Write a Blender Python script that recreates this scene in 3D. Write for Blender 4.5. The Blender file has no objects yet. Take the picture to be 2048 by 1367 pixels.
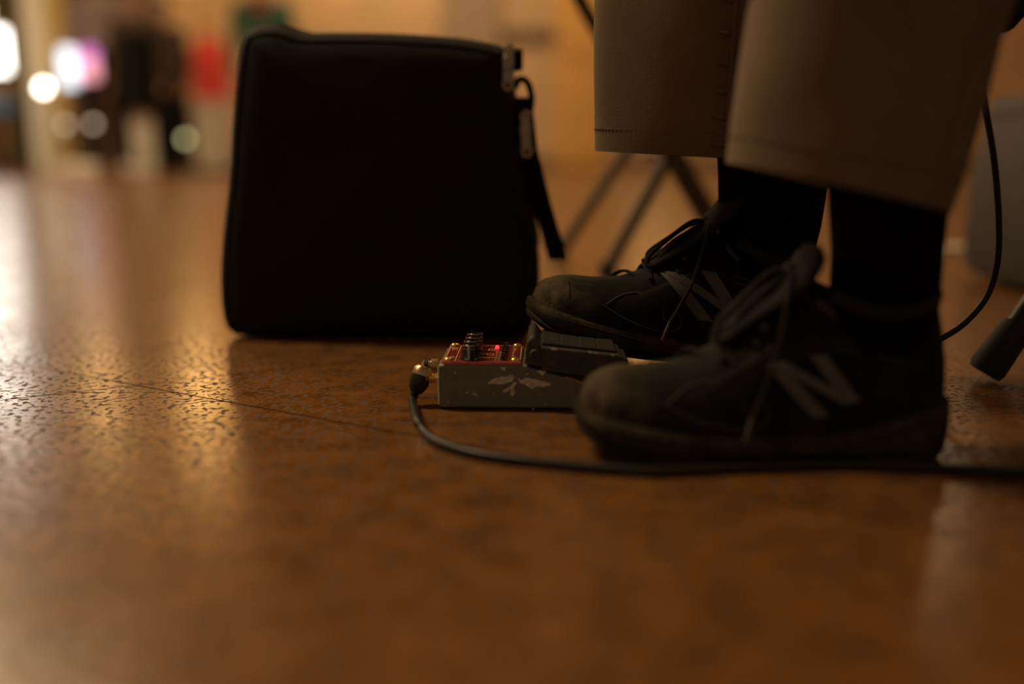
import bpy, bmesh, math, random
from mathutils import Vector, Matrix, noise
random.seed(7)
scn = bpy.context.scene
C = scn.collection
PI = math.pi

# ------------------------------------------------------------------ camera
CAM_H = 0.21
FPX = 2048 * 35 / 36
PITCH = math.atan((683.5 - 295) / FPX)
cd = bpy.data.cameras.new('camera'); cam = bpy.data.objects.new('camera', cd); C.objects.link(cam)
cam.location = (0, 0, CAM_H); cam.rotation_euler = (PI / 2 - PITCH, 0, 0)
cd.lens = 35; cd.sensor_width = 36; cd.clip_start = 0.02; cd.clip_end = 100
cd.dof.use_dof = True; cd.dof.focus_distance = 0.852; cd.dof.aperture_fstop = 1.28
scn.camera = cam

# ------------------------------------------------------------------ world, exposure
w = bpy.data.worlds.new('world'); scn.world = w; w.use_nodes = True
bg = w.node_tree.nodes['Background']
bg.inputs['Color'].default_value = (1.0, 0.78, 0.55, 1); bg.inputs['Strength'].default_value = 0.10
vs = scn.view_settings
vs.view_transform = 'Standard'; vs.look = 'None'; vs.exposure = 0.0; vs.gamma = 1.0; vs.use_curve_mapping = False

# ------------------------------------------------------------------ large unseen ceiling lights, the nearest pair added as fill (their fixtures are built below)
WARM = (1.0, 0.75, 0.42)
CEIL_Z = 3.3
UNSEEN_CEILING_LAMPS = [(-4.3, 6.3, 75), (-0.6, 8.8, 50), (3.5, 8.8, 11), (-2.6, 4.6, 40), (-1.9, 1.5, 70), (1.6, 2.4, 13)]
for lx, ly, pw in UNSEEN_CEILING_LAMPS:
    ld = bpy.data.lights.new('ceiling_light', 'AREA'); ld.shape = 'RECTANGLE'; ld.size = 1.1; ld.size_y = 0.28
    ld.energy = pw; ld.color = WARM
    lo = bpy.data.objects.new('ceiling_light', ld); C.objects.link(lo); lo.location = (lx, ly, CEIL_Z - 0.09)

# ------------------------------------------------------------------ measuring helpers (photo pixel -> point on floor / at a depth)
def ray(u, v):
    a = (u - 1024) / FPX; b = -(v - 683.5) / FPX
    return Vector((a, math.cos(PITCH) + b * math.sin(PITCH), -math.sin(PITCH) + b * math.cos(PITCH)))
def G(u, v, z=0.0):
    r = ray(u, v); t = (z - CAM_H) / r.z
    return Vector((r.x * t, r.y * t, z))
def at(u, v, Y):
    r = ray(u, v); t = Y / r.y
    return Vector((r.x * t, Y, CAM_H + r.z * t))

# ------------------------------------------------------------------ materials
def srgb(r, g, b):
    f = lambda c: (c / 255 / 12.92) if c / 255 <= 0.04045 else ((c / 255 + 0.055) / 1.055) ** 2.4
    return (f(r), f(g), f(b), 1)
def mat(name, col, rough=0.6, metal=0.0, spec=0.5, var=0.0, vscale=30, bump=0.0, bscale=200, emit=None, estr=0, stretch=None, sheen=0):
    m = bpy.data.materials.new(name); m.use_nodes = True
    nt = m.node_tree; n = nt.nodes; l = nt.links; p = n['Principled BSDF']
    if len(col) == 3: col = (*col, 1)
    p.inputs['Base Color'].default_value = col; p.inputs['Roughness'].default_value = rough
    p.inputs['Metallic'].default_value = metal; p.inputs['Specular IOR Level'].default_value = spec
    if sheen:
        p.inputs['Sheen Weight'].default_value = sheen; p.inputs['Sheen Tint'].default_value = (1, .85, .7, 1)
    if emit:
        p.inputs['Emission Color'].default_value = (*emit[:3], 1); p.inputs['Emission Strength'].default_value = estr
    if var or bump:
        tc = n.new('ShaderNodeTexCoord'); mp = n.new('ShaderNodeMapping'); l.new(tc.outputs['Object'], mp.inputs['Vector'])
        if stretch: mp.inputs['Scale'].default_value = stretch
    if var:
        nz = n.new('ShaderNodeTexNoise'); nz.inputs['Scale'].default_value = vscale; nz.inputs['Detail'].default_value = 5
        l.new(mp.outputs['Vector'], nz.inputs['Vector'])
        r = n.new('ShaderNodeValToRGB'); r.color_ramp.elements[0].position = 0.3; r.color_ramp.elements[1].position = 0.7
        r.color_ramp.elements[0].color = tuple(c * (1 - var) for c in col[:3]) + (1,)
        r.color_ramp.elements[1].color = tuple(min(1, c * (1 + var)) for c in col[:3]) + (1,)
        l.new(nz.outputs['Fac'], r.inputs['Fac']); l.new(r.outputs['Color'], p.inputs['Base Color'])
    if bump:
        nb = n.new('ShaderNodeTexNoise'); nb.inputs['Scale'].default_value = bscale; nb.inputs['Detail'].default_value = 3
        l.new(mp.outputs['Vector'], nb.inputs['Vector'])
        bp = n.new('ShaderNodeBump'); bp.inputs['Strength'].default_value = bump; bp.inputs['Distance'].default_value = 0.002
        l.new(nb.outputs['Fac'], bp.inputs['Height']); l.new(bp.outputs['Normal'], p.inputs['Normal'])
    return m

def floor_material():
    m = bpy.data.materials.new('speckled_brown_floor'); m.use_nodes = True
    nt = m.node_tree; n = nt.nodes; l = nt.links; p = n['Principled BSDF']
    geo = n.new('ShaderNodeNewGeometry')
    big = n.new('ShaderNodeTexNoise'); big.inputs['Scale'].default_value = 34; big.inputs['Detail'].default_value = 6; big.inputs['Roughness'].default_value = .62
    l.new(geo.outputs['Position'], big.inputs['Vector'])
    cr = n.new('ShaderNodeValToRGB'); cr.color_ramp.elements[0].position = .32; cr.color_ramp.elements[1].position = .72
    cr.color_ramp.elements[0].color = (.120, .045, .008, 1); cr.color_ramp.elements[1].color = (.305, .122, .025, 1)
    l.new(big.outputs['Fac'], cr.inputs['Fac'])
    # dark pitted flecks, a few millimetres across
    warp = n.new('ShaderNodeTexNoise'); warp.inputs['Scale'].default_value = 165; warp.inputs['Detail'].default_value = 1.6; warp.inputs['Roughness'].default_value = .5; warp.inputs['Distortion'].default_value = 0
    l.new(geo.outputs['Position'], warp.inputs['Vector'])
    fl = n.new('ShaderNodeValToRGB'); fl.color_ramp.elements[0].position = .545; fl.color_ramp.elements[1].position = .585
    l.new(warp.outputs['Fac'], fl.inputs['Fac'])
    mx = n.new('ShaderNodeMix'); mx.data_type = 'RGBA'; mx.inputs['B'].default_value = (.075, .033, .011, 1)
    l.new(fl.outputs['Color'], mx.inputs['Factor']); l.new(cr.outputs['Color'], mx.inputs['A']); 
    l.new(mx.outputs['Result'], p.inputs['Base Color'])
    rr = n.new('ShaderNodeMapRange'); rr.inputs['To Min'].default_value = .13; rr.inputs['To Max'].default_value = .78
    l.new(fl.outputs['Color'], rr.inputs['Value'])
    sm = n.new('ShaderNodeTexNoise'); sm.inputs['Scale'].default_value = 9; sm.inputs['Detail'].default_value = 4
    l.new(geo.outputs['Position'], sm.inputs['Vector'])
    ad = n.new('ShaderNodeMath'); ad.operation = 'MULTIPLY_ADD'; ad.inputs[1].default_value = .16; 
    l.new(sm.outputs['Fac'], ad.inputs[0]); l.new(rr.outputs['Result'], ad.inputs[2])
    l.new(ad.outputs[0], p.inputs['Roughness'])
    p.inputs['Specular IOR Level'].default_value = .7
    fine = n.new('ShaderNodeTexNoise'); fine.inputs['Scale'].default_value = 260; fine.inputs['Detail'].default_value = 3
    l.new(geo.outputs['Position'], fine.inputs['Vector'])
    b1 = n.new('ShaderNodeBump'); b1.inputs['Strength'].default_value = .07; b1.inputs['Distance'].default_value = .0012
    l.new(fine.outputs['Fac'], b1.inputs['Height'])
    b2 = n.new('ShaderNodeBump'); b2.invert = True; b2.inputs['Strength'].default_value = .06; b2.inputs['Distance'].default_value = .0006
    l.new(fl.outputs['Color'], b2.inputs['Height']); l.new(b1.outputs['Normal'], b2.inputs['Normal'])
    l.new(b2.outputs['Normal'], p.inputs['Normal'])
    return m

def painted_metal():
    m = bpy.data.materials.new('worn_grey_paint'); m.use_nodes = True
    nt = m.node_tree; n = nt.nodes; l = nt.links; p = n['Principled BSDF']
    tc = n.new('ShaderNodeTexCoord')
    a = n.new('ShaderNodeTexNoise'); a.inputs['Scale'].default_value = 120; a.inputs['Detail'].default_value = 5
    l.new(tc.outputs['Object'], a.inputs['Vector'])
    r = n.new('ShaderNodeValToRGB'); r.color_ramp.elements[0].color = (.17, .165, .14, 1); r.color_ramp.elements[1].color = (.27, .26, .22, 1)
    l.new(a.outputs['Fac'], r.inputs['Fac'])
    b = n.new('ShaderNodeTexNoise'); b.inputs['Scale'].default_value = 330; b.inputs['Detail'].default_value = 2
    l.new(tc.outputs['Object'], b.inputs['Vector'])
    k = n.new('ShaderNodeValToRGB'); k.color_ramp.elements[0].position = .685; k.color_ramp.elements[1].position = .72
    l.new(b.outputs['Fac'], k.inputs['Fac'])
    mx = n.new('ShaderNodeMix'); mx.data_type = 'RGBA'; mx.inputs['B'].default_value = (.60, .53, .40, 1)
    l.new(k.outputs['Color'], mx.inputs['Factor']); l.new(r.outputs['Color'], mx.inputs['A']); l.new(mx.outputs['Result'], p.inputs['Base Color'])
    p.inputs['Roughness'].default_value = .5
    bp = n.new('ShaderNodeBump'); bp.inputs['Strength'].default_value = .2; bp.inputs['Distance'].default_value = .0006
    l.new(b.outputs['Fac'], bp.inputs['Height']); l.new(bp.outputs['Normal'], p.inputs['Normal'])
    return m

def shoe_dust(name, dark, dusty, amt=.5, toe=None):
    m = bpy.data.materials.new(name); m.use_nodes = True
    nt = m.node_tree; n = nt.nodes; l = nt.links; p = n['Principled BSDF']
    tc = n.new('ShaderNodeTexCoord')
    a = n.new('ShaderNodeTexNoise'); a.inputs['Scale'].default_value = 45; a.inputs['Detail'].default_value = 7; a.inputs['Roughness'].default_value = .65
    l.new(tc.outputs['Object'], a.inputs['Vector'])
    r = n.new('ShaderNodeValToRGB'); r.color_ramp.elements[0].position = .62 - amt * .4; r.color_ramp.elements[1].position = .8 - amt * .2
    r.color_ramp.elements[0].color = (*dark, 1); r.color_ramp.elements[1].color = (*dusty, 1)
    l.new(a.outputs['Fac'], r.inputs['Fac']); l.new(r.outputs['Color'], p.inputs['Base Color'])
    if toe:      # pale scuffed dust that has settled on the toe box
        sp = n.new('ShaderNodeSeparateXYZ'); l.new(tc.outputs['Object'], sp.inputs['Vector'])
        mr = n.new('ShaderNodeMapRange'); mr.inputs['From Min'].default_value = .055; mr.inputs['From Max'].default_value = .0; l.new(sp.outputs['X'], mr.inputs['Value'])
        mu = n.new('ShaderNodeMath'); mu.operation = 'MULTIPLY'; l.new(mr.outputs['Result'], mu.inputs[0])
        r2 = n.new('ShaderNodeValToRGB'); r2.color_ramp.elements[0].position = .33; r2.color_ramp.elements[1].position = .62; l.new(a.outputs['Fac'], r2.inputs['Fac']); l.new(r2.outputs['Color'], mu.inputs[1])
        mx = n.new('ShaderNodeMix'); mx.data_type = 'RGBA'; mx.inputs['B'].default_value = (*toe, 1)
        l.new(mu.outputs[0], mx.inputs['Factor']); l.new(r.outputs['Color'], mx.inputs['A']); l.new(mx.outputs['Result'], p.inputs['Base Color'])
    p.inputs['Roughness'].default_value = .8; p.inputs['Specular IOR Level'].default_value = .25
    f = n.new('ShaderNodeTexNoise'); f.inputs['Scale'].default_value = 500
    l.new(tc.outputs['Object'], f.inputs['Vector'])
    bp = n.new('ShaderNodeBump'); bp.inputs['Strength'].default_value = .3; bp.inputs['Distance'].default_value = .001
    l.new(f.outputs['Fac'], bp.inputs['Height']); l.new(bp.outputs['Normal'], p.inputs['Normal'])
    return m

M = {}
M['floor'] = floor_material()
M['joint'] = mat('dark_joint', (.03, .016, .006), .9)
M['wall'] = mat('tan_plaster', (.60, .41, .235), .8, var=.12, vscale=2, bump=.1, bscale=60)
M['wall_dark'] = mat('brown_panelling', (.17, .115, .085), .7, var=.2, vscale=3)
M['pilaster'] = mat('grey_beige_paint', (.36, .26, .18), .7, var=.1, vscale=4)
M['ochre'] = mat('ochre_door_paint', (.70, .40, .12), .5, var=.1, vscale=3)
M['cream'] = mat('cream_paint', (.92, .87, .74), .6, var=.05, vscale=5)
M['olive'] = mat('olive_brown_paint', (.07, .05, .018), .6, var=.1, vscale=5)
M['mustard'] = mat('mustard_paint', (.55, .42, .16), .6, var=.1, vscale=5)
M['ceil'] = mat('ceiling_paint', (.80, .68, .50), .9, var=.05, vscale=3)
M['white_metal'] = mat('white_enamel', (.8, .78, .72), .4, var=.03, vscale=10)
M['lamp_glow'] = mat('warm_lamp_diffuser', (.9, .8, .6), .5, emit=(1, .62, .28), estr=4.5, var=.02)
M['window_glow'] = mat('daylit_pane', (.8, .8, .8), .2, emit=(1.0, .93, .82), estr=7, var=.02)
M['bulb_white'] = mat('white_bulb', (.9, .9, .9), .3, emit=(1, .93, .78), estr=16, var=.02)
M['bulb_warm'] = mat('dim_warm_bulb', (.9, .85, .6), .3, emit=(1, .82, .60), estr=1.7, var=.02)
M['bulb_green'] = mat('yellow_green_bulb', (.9, .9, .5), .3, emit=(.95, .92, .45), estr=2.2, var=.02)
M['glow_blue'] = mat('blue_white_glow', (.8, .9, 1), .3, emit=(.72, .86, 1.0), estr=1.9, var=.02)
M['glow_pink'] = mat('pink_glow', (.9, .4, .6), .3, emit=(.95, .42, .50), estr=1.2, var=.02)
M['glow_purple'] = mat('purple_glow', (.6, .2, .6), .3, emit=(.55, .16, .55), estr=1.2, var=.02)
M['bag'] = mat('black_nylon', (.0125, .0088, .0075), .75, spec=.25, var=.25, vscale=12, bump=.35, bscale=900)
M['webbing'] = mat('black_webbing', (.007, .006, .0055), .8, spec=.2, bump=.4, bscale=900)
M['bag_pipe'] = mat('black_vinyl_piping', (.009, .0075, .0065), .6, spec=.3, var=.1)
M['zip_metal'] = mat('aged_zip_metal', (.52, .44, .34), .42, metal=.45, var=.3, vscale=150)
M['paint'] = painted_metal()
M['treadle'] = mat('black_worn_paint', (.075, .066, .052), .5, var=.35, vscale=90, bump=.2, bscale=400)
M['rubber'] = mat('black_rubber', (.022, .018, .013), .7, var=.3, vscale=80, bump=.2, bscale=500)
M['bare'] = mat('bare_chipped_metal', (.90, .79, .58), .6, metal=.1, var=.35, vscale=260)
M['red'] = mat('red_anodised_plate', (.20, .024, .016), .36, metal=.35, var=.2, vscale=120)
M['red_edge'] = mat('red_edge_paint', (.85, .15, .15), .5, var=.15, vscale=150)
M['brass'] = mat('brass', (.90, .58, .22), .28, metal=1, var=.12, vscale=200)
M['nickel'] = mat('tarnished_nickel', (.62, .46, .27), .3, metal=1, var=.2, vscale=160)
M['knob'] = mat('black_gloss_plastic', (.008, .008, .008), .22, spec=.6, var=.1)
M['pointer'] = mat('white_print', (.62, .62, .58), .5, var=.05)
M['rim'] = mat('chrome_rim', (.72, .62, .45), .25, metal=1, var=.05)
M['legend'] = mat('gold_print', (.85, .46, .24), .5, var=.15, vscale=200)
M['led'] = mat('red_led', (1, .05, .08), .3, emit=(1.0, .03, .05), estr=2.2, var=.02)
M['cable'] = mat('black_cable', (.018, .015, .013), .42, spec=.45, var=.2, vscale=60)
M['cable_dark'] = mat('black_thin_cable', (.010, .009, .008), .5, var=.2, vscale=60)
M['trouser'] = mat('brown_twill', (.20, .145, .098), .9, spec=.15, var=.14, vscale=14, bump=.3, bscale=1100, sheen=.15)
M['stitch'] = mat('brown_thread', (.16, .11, .07), .9, var=.1, vscale=90)
M['sock'] = mat('black_knit', (.006, .005, .0045), .95, spec=.1, var=.2, vscale=60, bump=.4, bscale=700)
M['upper'] = shoe_dust('black_suede', (.0065, .005, .004), (.020, .015, .010), .45, toe=(.125, .090, .048))
M['toecap'] = shoe_dust('dusty_black_toe', (.018, .013, .009), (.11, .074, .038), .5)
M['midsole'] = shoe_dust('dirty_midsole', (.024, .017, .011), (.10, .07, .042), .5)
M['outsole'] = shoe_dust('black_outsole', (.018, .012, .008), (.05, .036, .022), .5)
M['tongue'] = mat('black_padded_mesh', (.012, .008, .0075), .9, var=.3, vscale=60, bump=.4, bscale=500)
M['lace'] = mat('black_lace', (.008, .006, .005), .85, bump=.5, bscale=900)
M['letter'] = mat('grey_reflective_letter', (.13, .11, .095), .5, var=.12, vscale=160, bump=.2, bscale=700)
M['piping'] = mat('grey_thread', (.10, .085, .07), .7, var=.1, vscale=100)
M['aglet'] = mat('clear_aglet', (.16, .13, .10), .4, var=.1)
M['skin'] = mat('skin', (.42, .22, .13), .55, var=.08, vscale=20)
M['maroon'] = mat('dark_maroon_cloth', (.030, .012, .012), .85, var=.2, vscale=30, bump=.3, bscale=700)
M['hair'] = mat('dark_hair', (.02, .014, .01), .6, var=.2, vscale=50)
M['black_cloth'] = mat('black_cloth', (.008, .007, .006), .9, spec=.15, var=.2, vscale=20)
M['mauve_cloth'] = mat('grey_mauve_cloth', (.21, .155, .135), .9, var=.15, vscale=12)
M['brown_cloth'] = mat('dark_brown_cloth', (.05, .028, .016), .9, var=.2, vscale=12)
M['teal_cloth'] = mat('teal_cloth', (.035, .115, .075), .9, var=.15, vscale=12)
M['red_cloth'] = mat('red_cloth', (.62, .045, .03), .85, var=.12, vscale=10)
M['pale_cloth'] = mat('pale_cloth', (.50, .43, .36), .9, var=.12, vscale=12)
M['white_cloth'] = mat('white_cloth', (.70, .66, .60), .9, var=.08, vscale=12)
M['black_metal'] = mat('black_tube_metal', (.020, .016, .012), .42, spec=.5, var=.2, vscale=30)
M['brown_metal'] = mat('olive_tube_metal', (.055, .036, .012), .5, var=.2, vscale=30)
M['case'] = mat('grey_plastic_case', (.038, .035, .038), .6, var=.12, vscale=12, bump=.2, bscale=300)
M['paper'] = mat('white_card', (.75, .66, .52), .8, var=.05, vscale=20)
M['eye'] = mat('eye_dark', (.02, .015, .012), .2, var=.1)
M['gold_shade'] = mat('amber_lampshade', (.9, .6, .2), .5, emit=(1, .60, .20), estr=15, var=.05)
M['blue_plastic'] = mat('blue_plastic', (.10, .26, .55), .5, var=.1, vscale=10)

# ------------------------------------------------------------------ mesh helpers
class MB:
    def __init__(s): s.v = []; s.f = []
    def add(s, vs_, fs):
        o = len(s.v); s.v += [tuple(p) for p in vs_]; s.f += [tuple(i + o for i in f) for f in fs]; return s
    def box(s, c, d, rot=None):
        x, y, z = (k / 2 for k in d); c = Vector(c)
        ps = [Vector((sx * x, sy * y, sz * z)) for sx in (-1, 1) for sy in (-1, 1) for sz in (-1, 1)]
        if rot is not None: ps = [rot @ p for p in ps]
        return s.add([p + c for p in ps], [(0, 1, 3, 2), (4, 6, 7, 5), (0, 4, 5, 1), (2, 3, 7, 6), (0, 2, 6, 4), (1, 5, 7, 3)])
    def loft(s, rings, cap0=True, cap1=True):
        n = len(rings[0]); vs_ = [p for r in rings for p in r]; fs = []
        for i in range(len(rings) - 1):
            for j in range(n):
                k = (j + 1) % n
                fs.append((i * n + j, i * n + k, (i + 1) * n + k, (i + 1) * n + j))
        if cap0: fs.append(tuple(reversed(range(n))))
        if cap1: fs.append(tuple(range((len(rings) - 1) * n, len(rings) * n)))
        return s.add(vs_, fs)
    def tube(s, pts, r, n=10, smooth=0, caps=True, flat=1.0):
        pts = [Vector(p) for p in pts]
        if smooth: pts, r = catmull(pts, smooth, r)
        rs = r if isinstance(r, (list, tuple)) else [r] * len(pts)
        rings = []; up = None
        for i, p in enumerate(pts):
            t = (pts[min(i + 1, len(pts) - 1)] - pts[max(i - 1, 0)]).normalized()
            if up is None:
                up = Vector((0, 0, 1)) if abs(t.z) < .9 else Vector((0, 1, 0))
            a = up.cross(t).normalized(); b = t.cross(a).normalized(); up = b
            rings.append([p + a * math.cos(2 * PI * j / n) * rs[i] + b * math.sin(2 * PI * j / n) * rs[i] * flat for j in range(n)])
        return s.loft(rings, caps, caps)
    def lathe(s, prof, origin=(0, 0, 0), axis=(0, 0, 1), n=24):
        ax = Vector(axis).normalized(); u = ax.orthogonal().normalized(); v = ax.cross(u); o = Vector(origin)
        rings = [[o + ax * h + (u * math.cos(2 * PI * j / n) + v * math.sin(2 * PI * j / n)) * max(r, 1e-5) for j in range(n)] for r, h in prof]
        return s.loft(rings)
    def prism(s, poly, y0, y1, ax='y'):
        n = len(poly)
        if ax == 'y': a = [(x, y0, z) for x, z in poly] + [(x, y1, z) for x, z in poly]
        else: a = [(x, z, y0) for x, z in poly] + [(x, z, y1) for x, z in poly]
        fs = [tuple(range(n)), tuple(reversed(range(n, 2 * n)))] + [(i, i + n, (i + 1) % n + n, (i + 1) % n) for i in range(n)]
        return s.add(a, fs)
    def build(s, name, m, parent=None, smooth=True, bevel=0, seg=2, subsurf=0, angle=40):
        me = bpy.data.meshes.new(name); me.from_pydata(s.v, [], s.f); me.update()
        bm = bmesh.new(); bm.from_mesh(me); bmesh.ops.recalc_face_normals(bm, faces=bm.faces); bm.to_mesh(me); bm.free()
        if smooth:
            for p in me.polygons: p.use_smooth = True
            me.set_sharp_from_angle(angle=math.radians(angle))
        if m is not None: me.materials.append(m)
        o = bpy.data.objects.new(name, me); C.objects.link(o)
        if bevel:
            b = o.modifiers.new('bevel', 'BEVEL'); b.width = bevel; b.segments = seg; b.limit_method = 'ANGLE'; b.angle_limit = math.radians(35)
        if subsurf:
            b = o.modifiers.new('subsurf', 'SUBSURF'); b.levels = subsurf; b.render_levels = subsurf
        if parent: o.parent = parent
        return o
def catmull(P, k, r=None):
    out = []; ro = []
    rs = r if isinstance(r, (list, tuple)) else ([r] * len(P) if r is not None else [0] * len(P))
    for i in range(len(P) - 1):
        p0 = P[max(i - 1, 0)]; p1 = P[i]; p2 = P[i + 1]; p3 = P[min(i + 2, len(P) - 1)]
        for j in range(k):
            t = j / k
            out.append(.5 * ((2 * p1) + (p2 - p0) * t + (2 * p0 - 5 * p1 + 4 * p2 - p3) * t * t + (3 * p1 - p0 - 3 * p2 + p3) * t ** 3))
            ro.append(rs[i] * (1 - t) + rs[i + 1] * t)
    out.append(P[-1]); ro.append(rs[-1])
    return out, ro
def interp(tab, x):
    if x <= tab[0][0]: return tab[0][1]
    for (a, b), (c, d) in zip(tab, tab[1:]):
        if x <= c: 
            t = (x - a) / (c - a); 
            return b + (d - b) * t
    return tab[-1][1]
def sinterp(tab, x):
    # smooth (catmull) interpolation of a table
    if x <= tab[0][0]: return tab[0][1]
    if x >= tab[-1][0]: return tab[-1][1]
    for i in range(len(tab) - 1):
        a, b = tab[i]; c, d = tab[i + 1]
        if x <= c:
            t = (x - a) / (c - a)
            m0 = (d - tab[i - 1][1]) / (c - tab[i - 1][0]) * (c - a) if i > 0 else (d - b)
            m1 = (tab[i + 2][1] - b) / (tab[i + 2][0] - a) * (c - a) if i + 2 < len(tab) else (d - b)
            return (2 * t**3 - 3 * t * t + 1) * b + (t**3 - 2 * t * t + t) * m0 + (-2 * t**3 + 3 * t * t) * d + (t**3 - t * t) * m1
def tag(o, label=None, cat=None, group=None, kind=None):
    if label: o['label'] = label
    if cat: o['category'] = cat
    if group: o['group'] = group
    if kind: o['kind'] = kind
    return o
def empty(name, loc=(0, 0, 0), rz=0.0):
    o = bpy.data.objects.new(name, None); C.objects.link(o); o.location = loc; o.rotation_euler = (0, 0, rz); o.empty_display_size = .05
    return o
def struct(o): o['kind'] = 'structure'; return o
def ellipse(c, a, b, n=24, e=1.0, ph=0):
    c = Vector(c); a = Vector(a); b = Vector(b); r = []
    for j in range(n):
        t = 2 * PI * j / n + ph; x = math.cos(t); y = math.sin(t)
        r.append(c + a * math.copysign(abs(x) ** e, x) + b * math.copysign(abs(y) ** e, y))
    return r

# ================================================================== THE SETTING
WALL_Y = 10.6; XL = -7.0; XR = 6.0; YB = -1.5
fl = MB().box(((XL + XR) / 2, (YB + WALL_Y) / 2, -.045), (XR - XL, WALL_Y - YB, .08)).build('floor', M['joint'], smooth=False); struct(fl)
# large rhombic slabs whose thin joints cross in front of the bag
X0 = G(272, 770); SIDE = 1.5
d1 = (G(500, 745) - G(0, 800)).normalized(); d2 = (G(440, 800) - G(80, 735)).normalized()
gap = .0011
e1 = d1 * SIDE; e2 = d2 * SIDE
tm = MB()
inset = gap / abs(math.sin(d1.angle(d2)))
q = [d1 * inset + d2 * inset, e1 - d1 * inset + d2 * inset, e1 + e2 - d1 * inset - d2 * inset, e2 + d1 * inset - d2 * inset]
first = None
for i in range(-14, 15):
    for j in range(-14, 15):
        o0 = X0 + e1 * i + e2 * j; c = o0 + (e1 + e2) / 2
        if not (XL - .4 < c.x < XR + .4 and YB - .4 < c.y < WALL_Y + .3): continue
        if first is None:
            tm.add([Vector((p.x, p.y, 0)) for p in q] + [Vector((p.x, p.y, -.006)) for p in q],
                   [(0, 1, 2, 3), (7, 6, 5, 4), (0, 4, 5, 1), (1, 5, 6, 2), (2, 6, 7, 3), (3, 7, 4, 0)])
            first = tm.build('floor_tile', M['floor'], fl, smooth=False); t = first
        else:
            t = bpy.data.objects.new('floor_tile', first.data); C.objects.link(t); t.parent = fl
        t.location = (o0.x, o0.y, 0)
struct(MB().box(((XL + XR) / 2, WALL_Y + .06, CEIL_Z / 2), (XR - XL, .12, CEIL_Z)).build('wall_back', M['wall'], smooth=False))
struct(MB().box((XL - .06, (YB + WALL_Y) / 2, CEIL_Z / 2), (.12, WALL_Y - YB, CEIL_Z)).build('wall_left', M['wall'], smooth=False))
struct(MB().box((XR + .06, (YB + WALL_Y) / 2, CEIL_Z / 2), (.12, WALL_Y - YB, CEIL_Z)).build('wall_right', M['wall'], smooth=False))
struct(MB().box(((XL + XR) / 2, (YB + WALL_Y) / 2, CEIL_Z + .05), (XR - XL, WALL_Y - YB, .1)).build('ceiling', M['ceil'], smooth=False))
struct(MB().box(((XL + XR) / 2, WALL_Y - .012, .06), (XR - XL, .024, .12)).build('baseboard_back', M['wall_dark'], smooth=False, bevel=.004))
def wall_rect(u0, u1, z0, z1, depth, name, m, Y=None, bevel=.01):
    Yb = WALL_Y if Y is None else Y
    a = at(u0, 295, Yb); b = at(u1, 295, Yb)
    return MB().box(((a.x + b.x) / 2, Yb - depth / 2, (z0 + z1) / 2), (b.x - a.x, depth, z1 - z0)).build(name, m, smooth=False, bevel=bevel)
struct(wall_rect(885, 1000, 0, CEIL_Z, .10, 'trim_1', M['pilaster']))
struct(wall_rect(118, 330, 0, CEIL_Z, .08, 'trim_2', M['wall_dark']))
dr = struct(wall_rect(1108, 1215, 0.02, 2.1, .05, 'door_1', M['ochre']))
for k, (z0, z1) in enumerate(((.15, .95), (1.1, 1.95))):
    pn = wall_rect(1124, 1198, z0, z1, .02, 'door_panel', M['ochre'], Y=WALL_Y - .05); pn.parent = dr
MB().lathe([(.02, 0), (.022, .03), (.03, .05), (.022, .075), (0, .08)], at(1205, 295, WALL_Y - .05) + Vector((0, 0, .8)), (0, -1, 0)).build('door_knob', M['brass'], dr)
struct(wall_rect(1000, 1110, 1.28, 1.40, .06, 'trim_3', M['wall_dark']))

# lit window at the far left
wi = empty('window_1', at(-40, 295, WALL_Y - .04)); struct(wi); wi.location.z = 0
def wpart(name, x0, x1, z0, z1, y0, y1, m):
    return MB().box(((x0 + x1) / 2, (y0 + y1) / 2, (z0 + z1) / 2), (x1 - x0, y1 - y0, z1 - z0)).build(name, m, wi, smooth=False)
wx = lambda u: at(u, 295, WALL_Y - .04).x - wi.location.x
for (z0, z1) in ((.98, 1.38), (1.50, 2.05), (2.12, 2.65)):
    for (ua, ub) in ((-190, -76), (-68, 44 if z0 < 1 else 2)):
        wpart('window_pane', wx(ua), wx(ub), z0, z1, -.01, 0, M['window_glow'])
for z in (.93, 1.44, 2.085, 2.70): wpart('window_frame', wx(-200), wx(54), z - .045, z + .045, -.05, .02, M['olive'])
wpart('window_frame', wx(4), wx(50), 1.42, 2.70, -.04, .02, M['olive'])
for u in (-195, -72, 49): wpart('window_frame', wx(u - 5), wx(u + 5), .93, 2.70, -.045, .02, M['olive'])

# pillar: dark post, cream face, mustard side
pil = empty('pillar', at(105, 295, 9.3)); pil.location.z = 0; struct(pil)
px_ = lambda u: at(u, 295, 9.2).x - pil.location.x
for (a, b, m, nm, dy) in ((46, 73, 'olive', 'post', .20), (73, 113, 'cream', 'face_panel', .14), (113, 137, 'mustard', 'side_panel', .10)):
    MB().box(((px_(a) + px_(b)) / 2, -dy / 2, CEIL_Z / 2), (px_(b) - px_(a), dy + .06, CEIL_Z)).build(nm, M[m], pil, smooth=False, bevel=.008)

# housings for the unseen ceiling lamps, added fill pair included
for k, (lx, ly, pw) in enumerate(UNSEEN_CEILING_LAMPS):
    e = empty('ceiling_lamp', (lx, ly, CEIL_Z))
    tag(e, 'long warm glowing ceiling lamp in a white housing, one of the row', 'lamp', 'ceiling lamps')
    MB().box((0, 0, -.03), (1.2, .36, .06)).build('housing', M['white_metal'], e, smooth=False, bevel=.01)
    MB().box((0, 0, -.07), (1.1, .28, .02)).build('diffuser', M['lamp_glow'], e, smooth=False)
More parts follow.
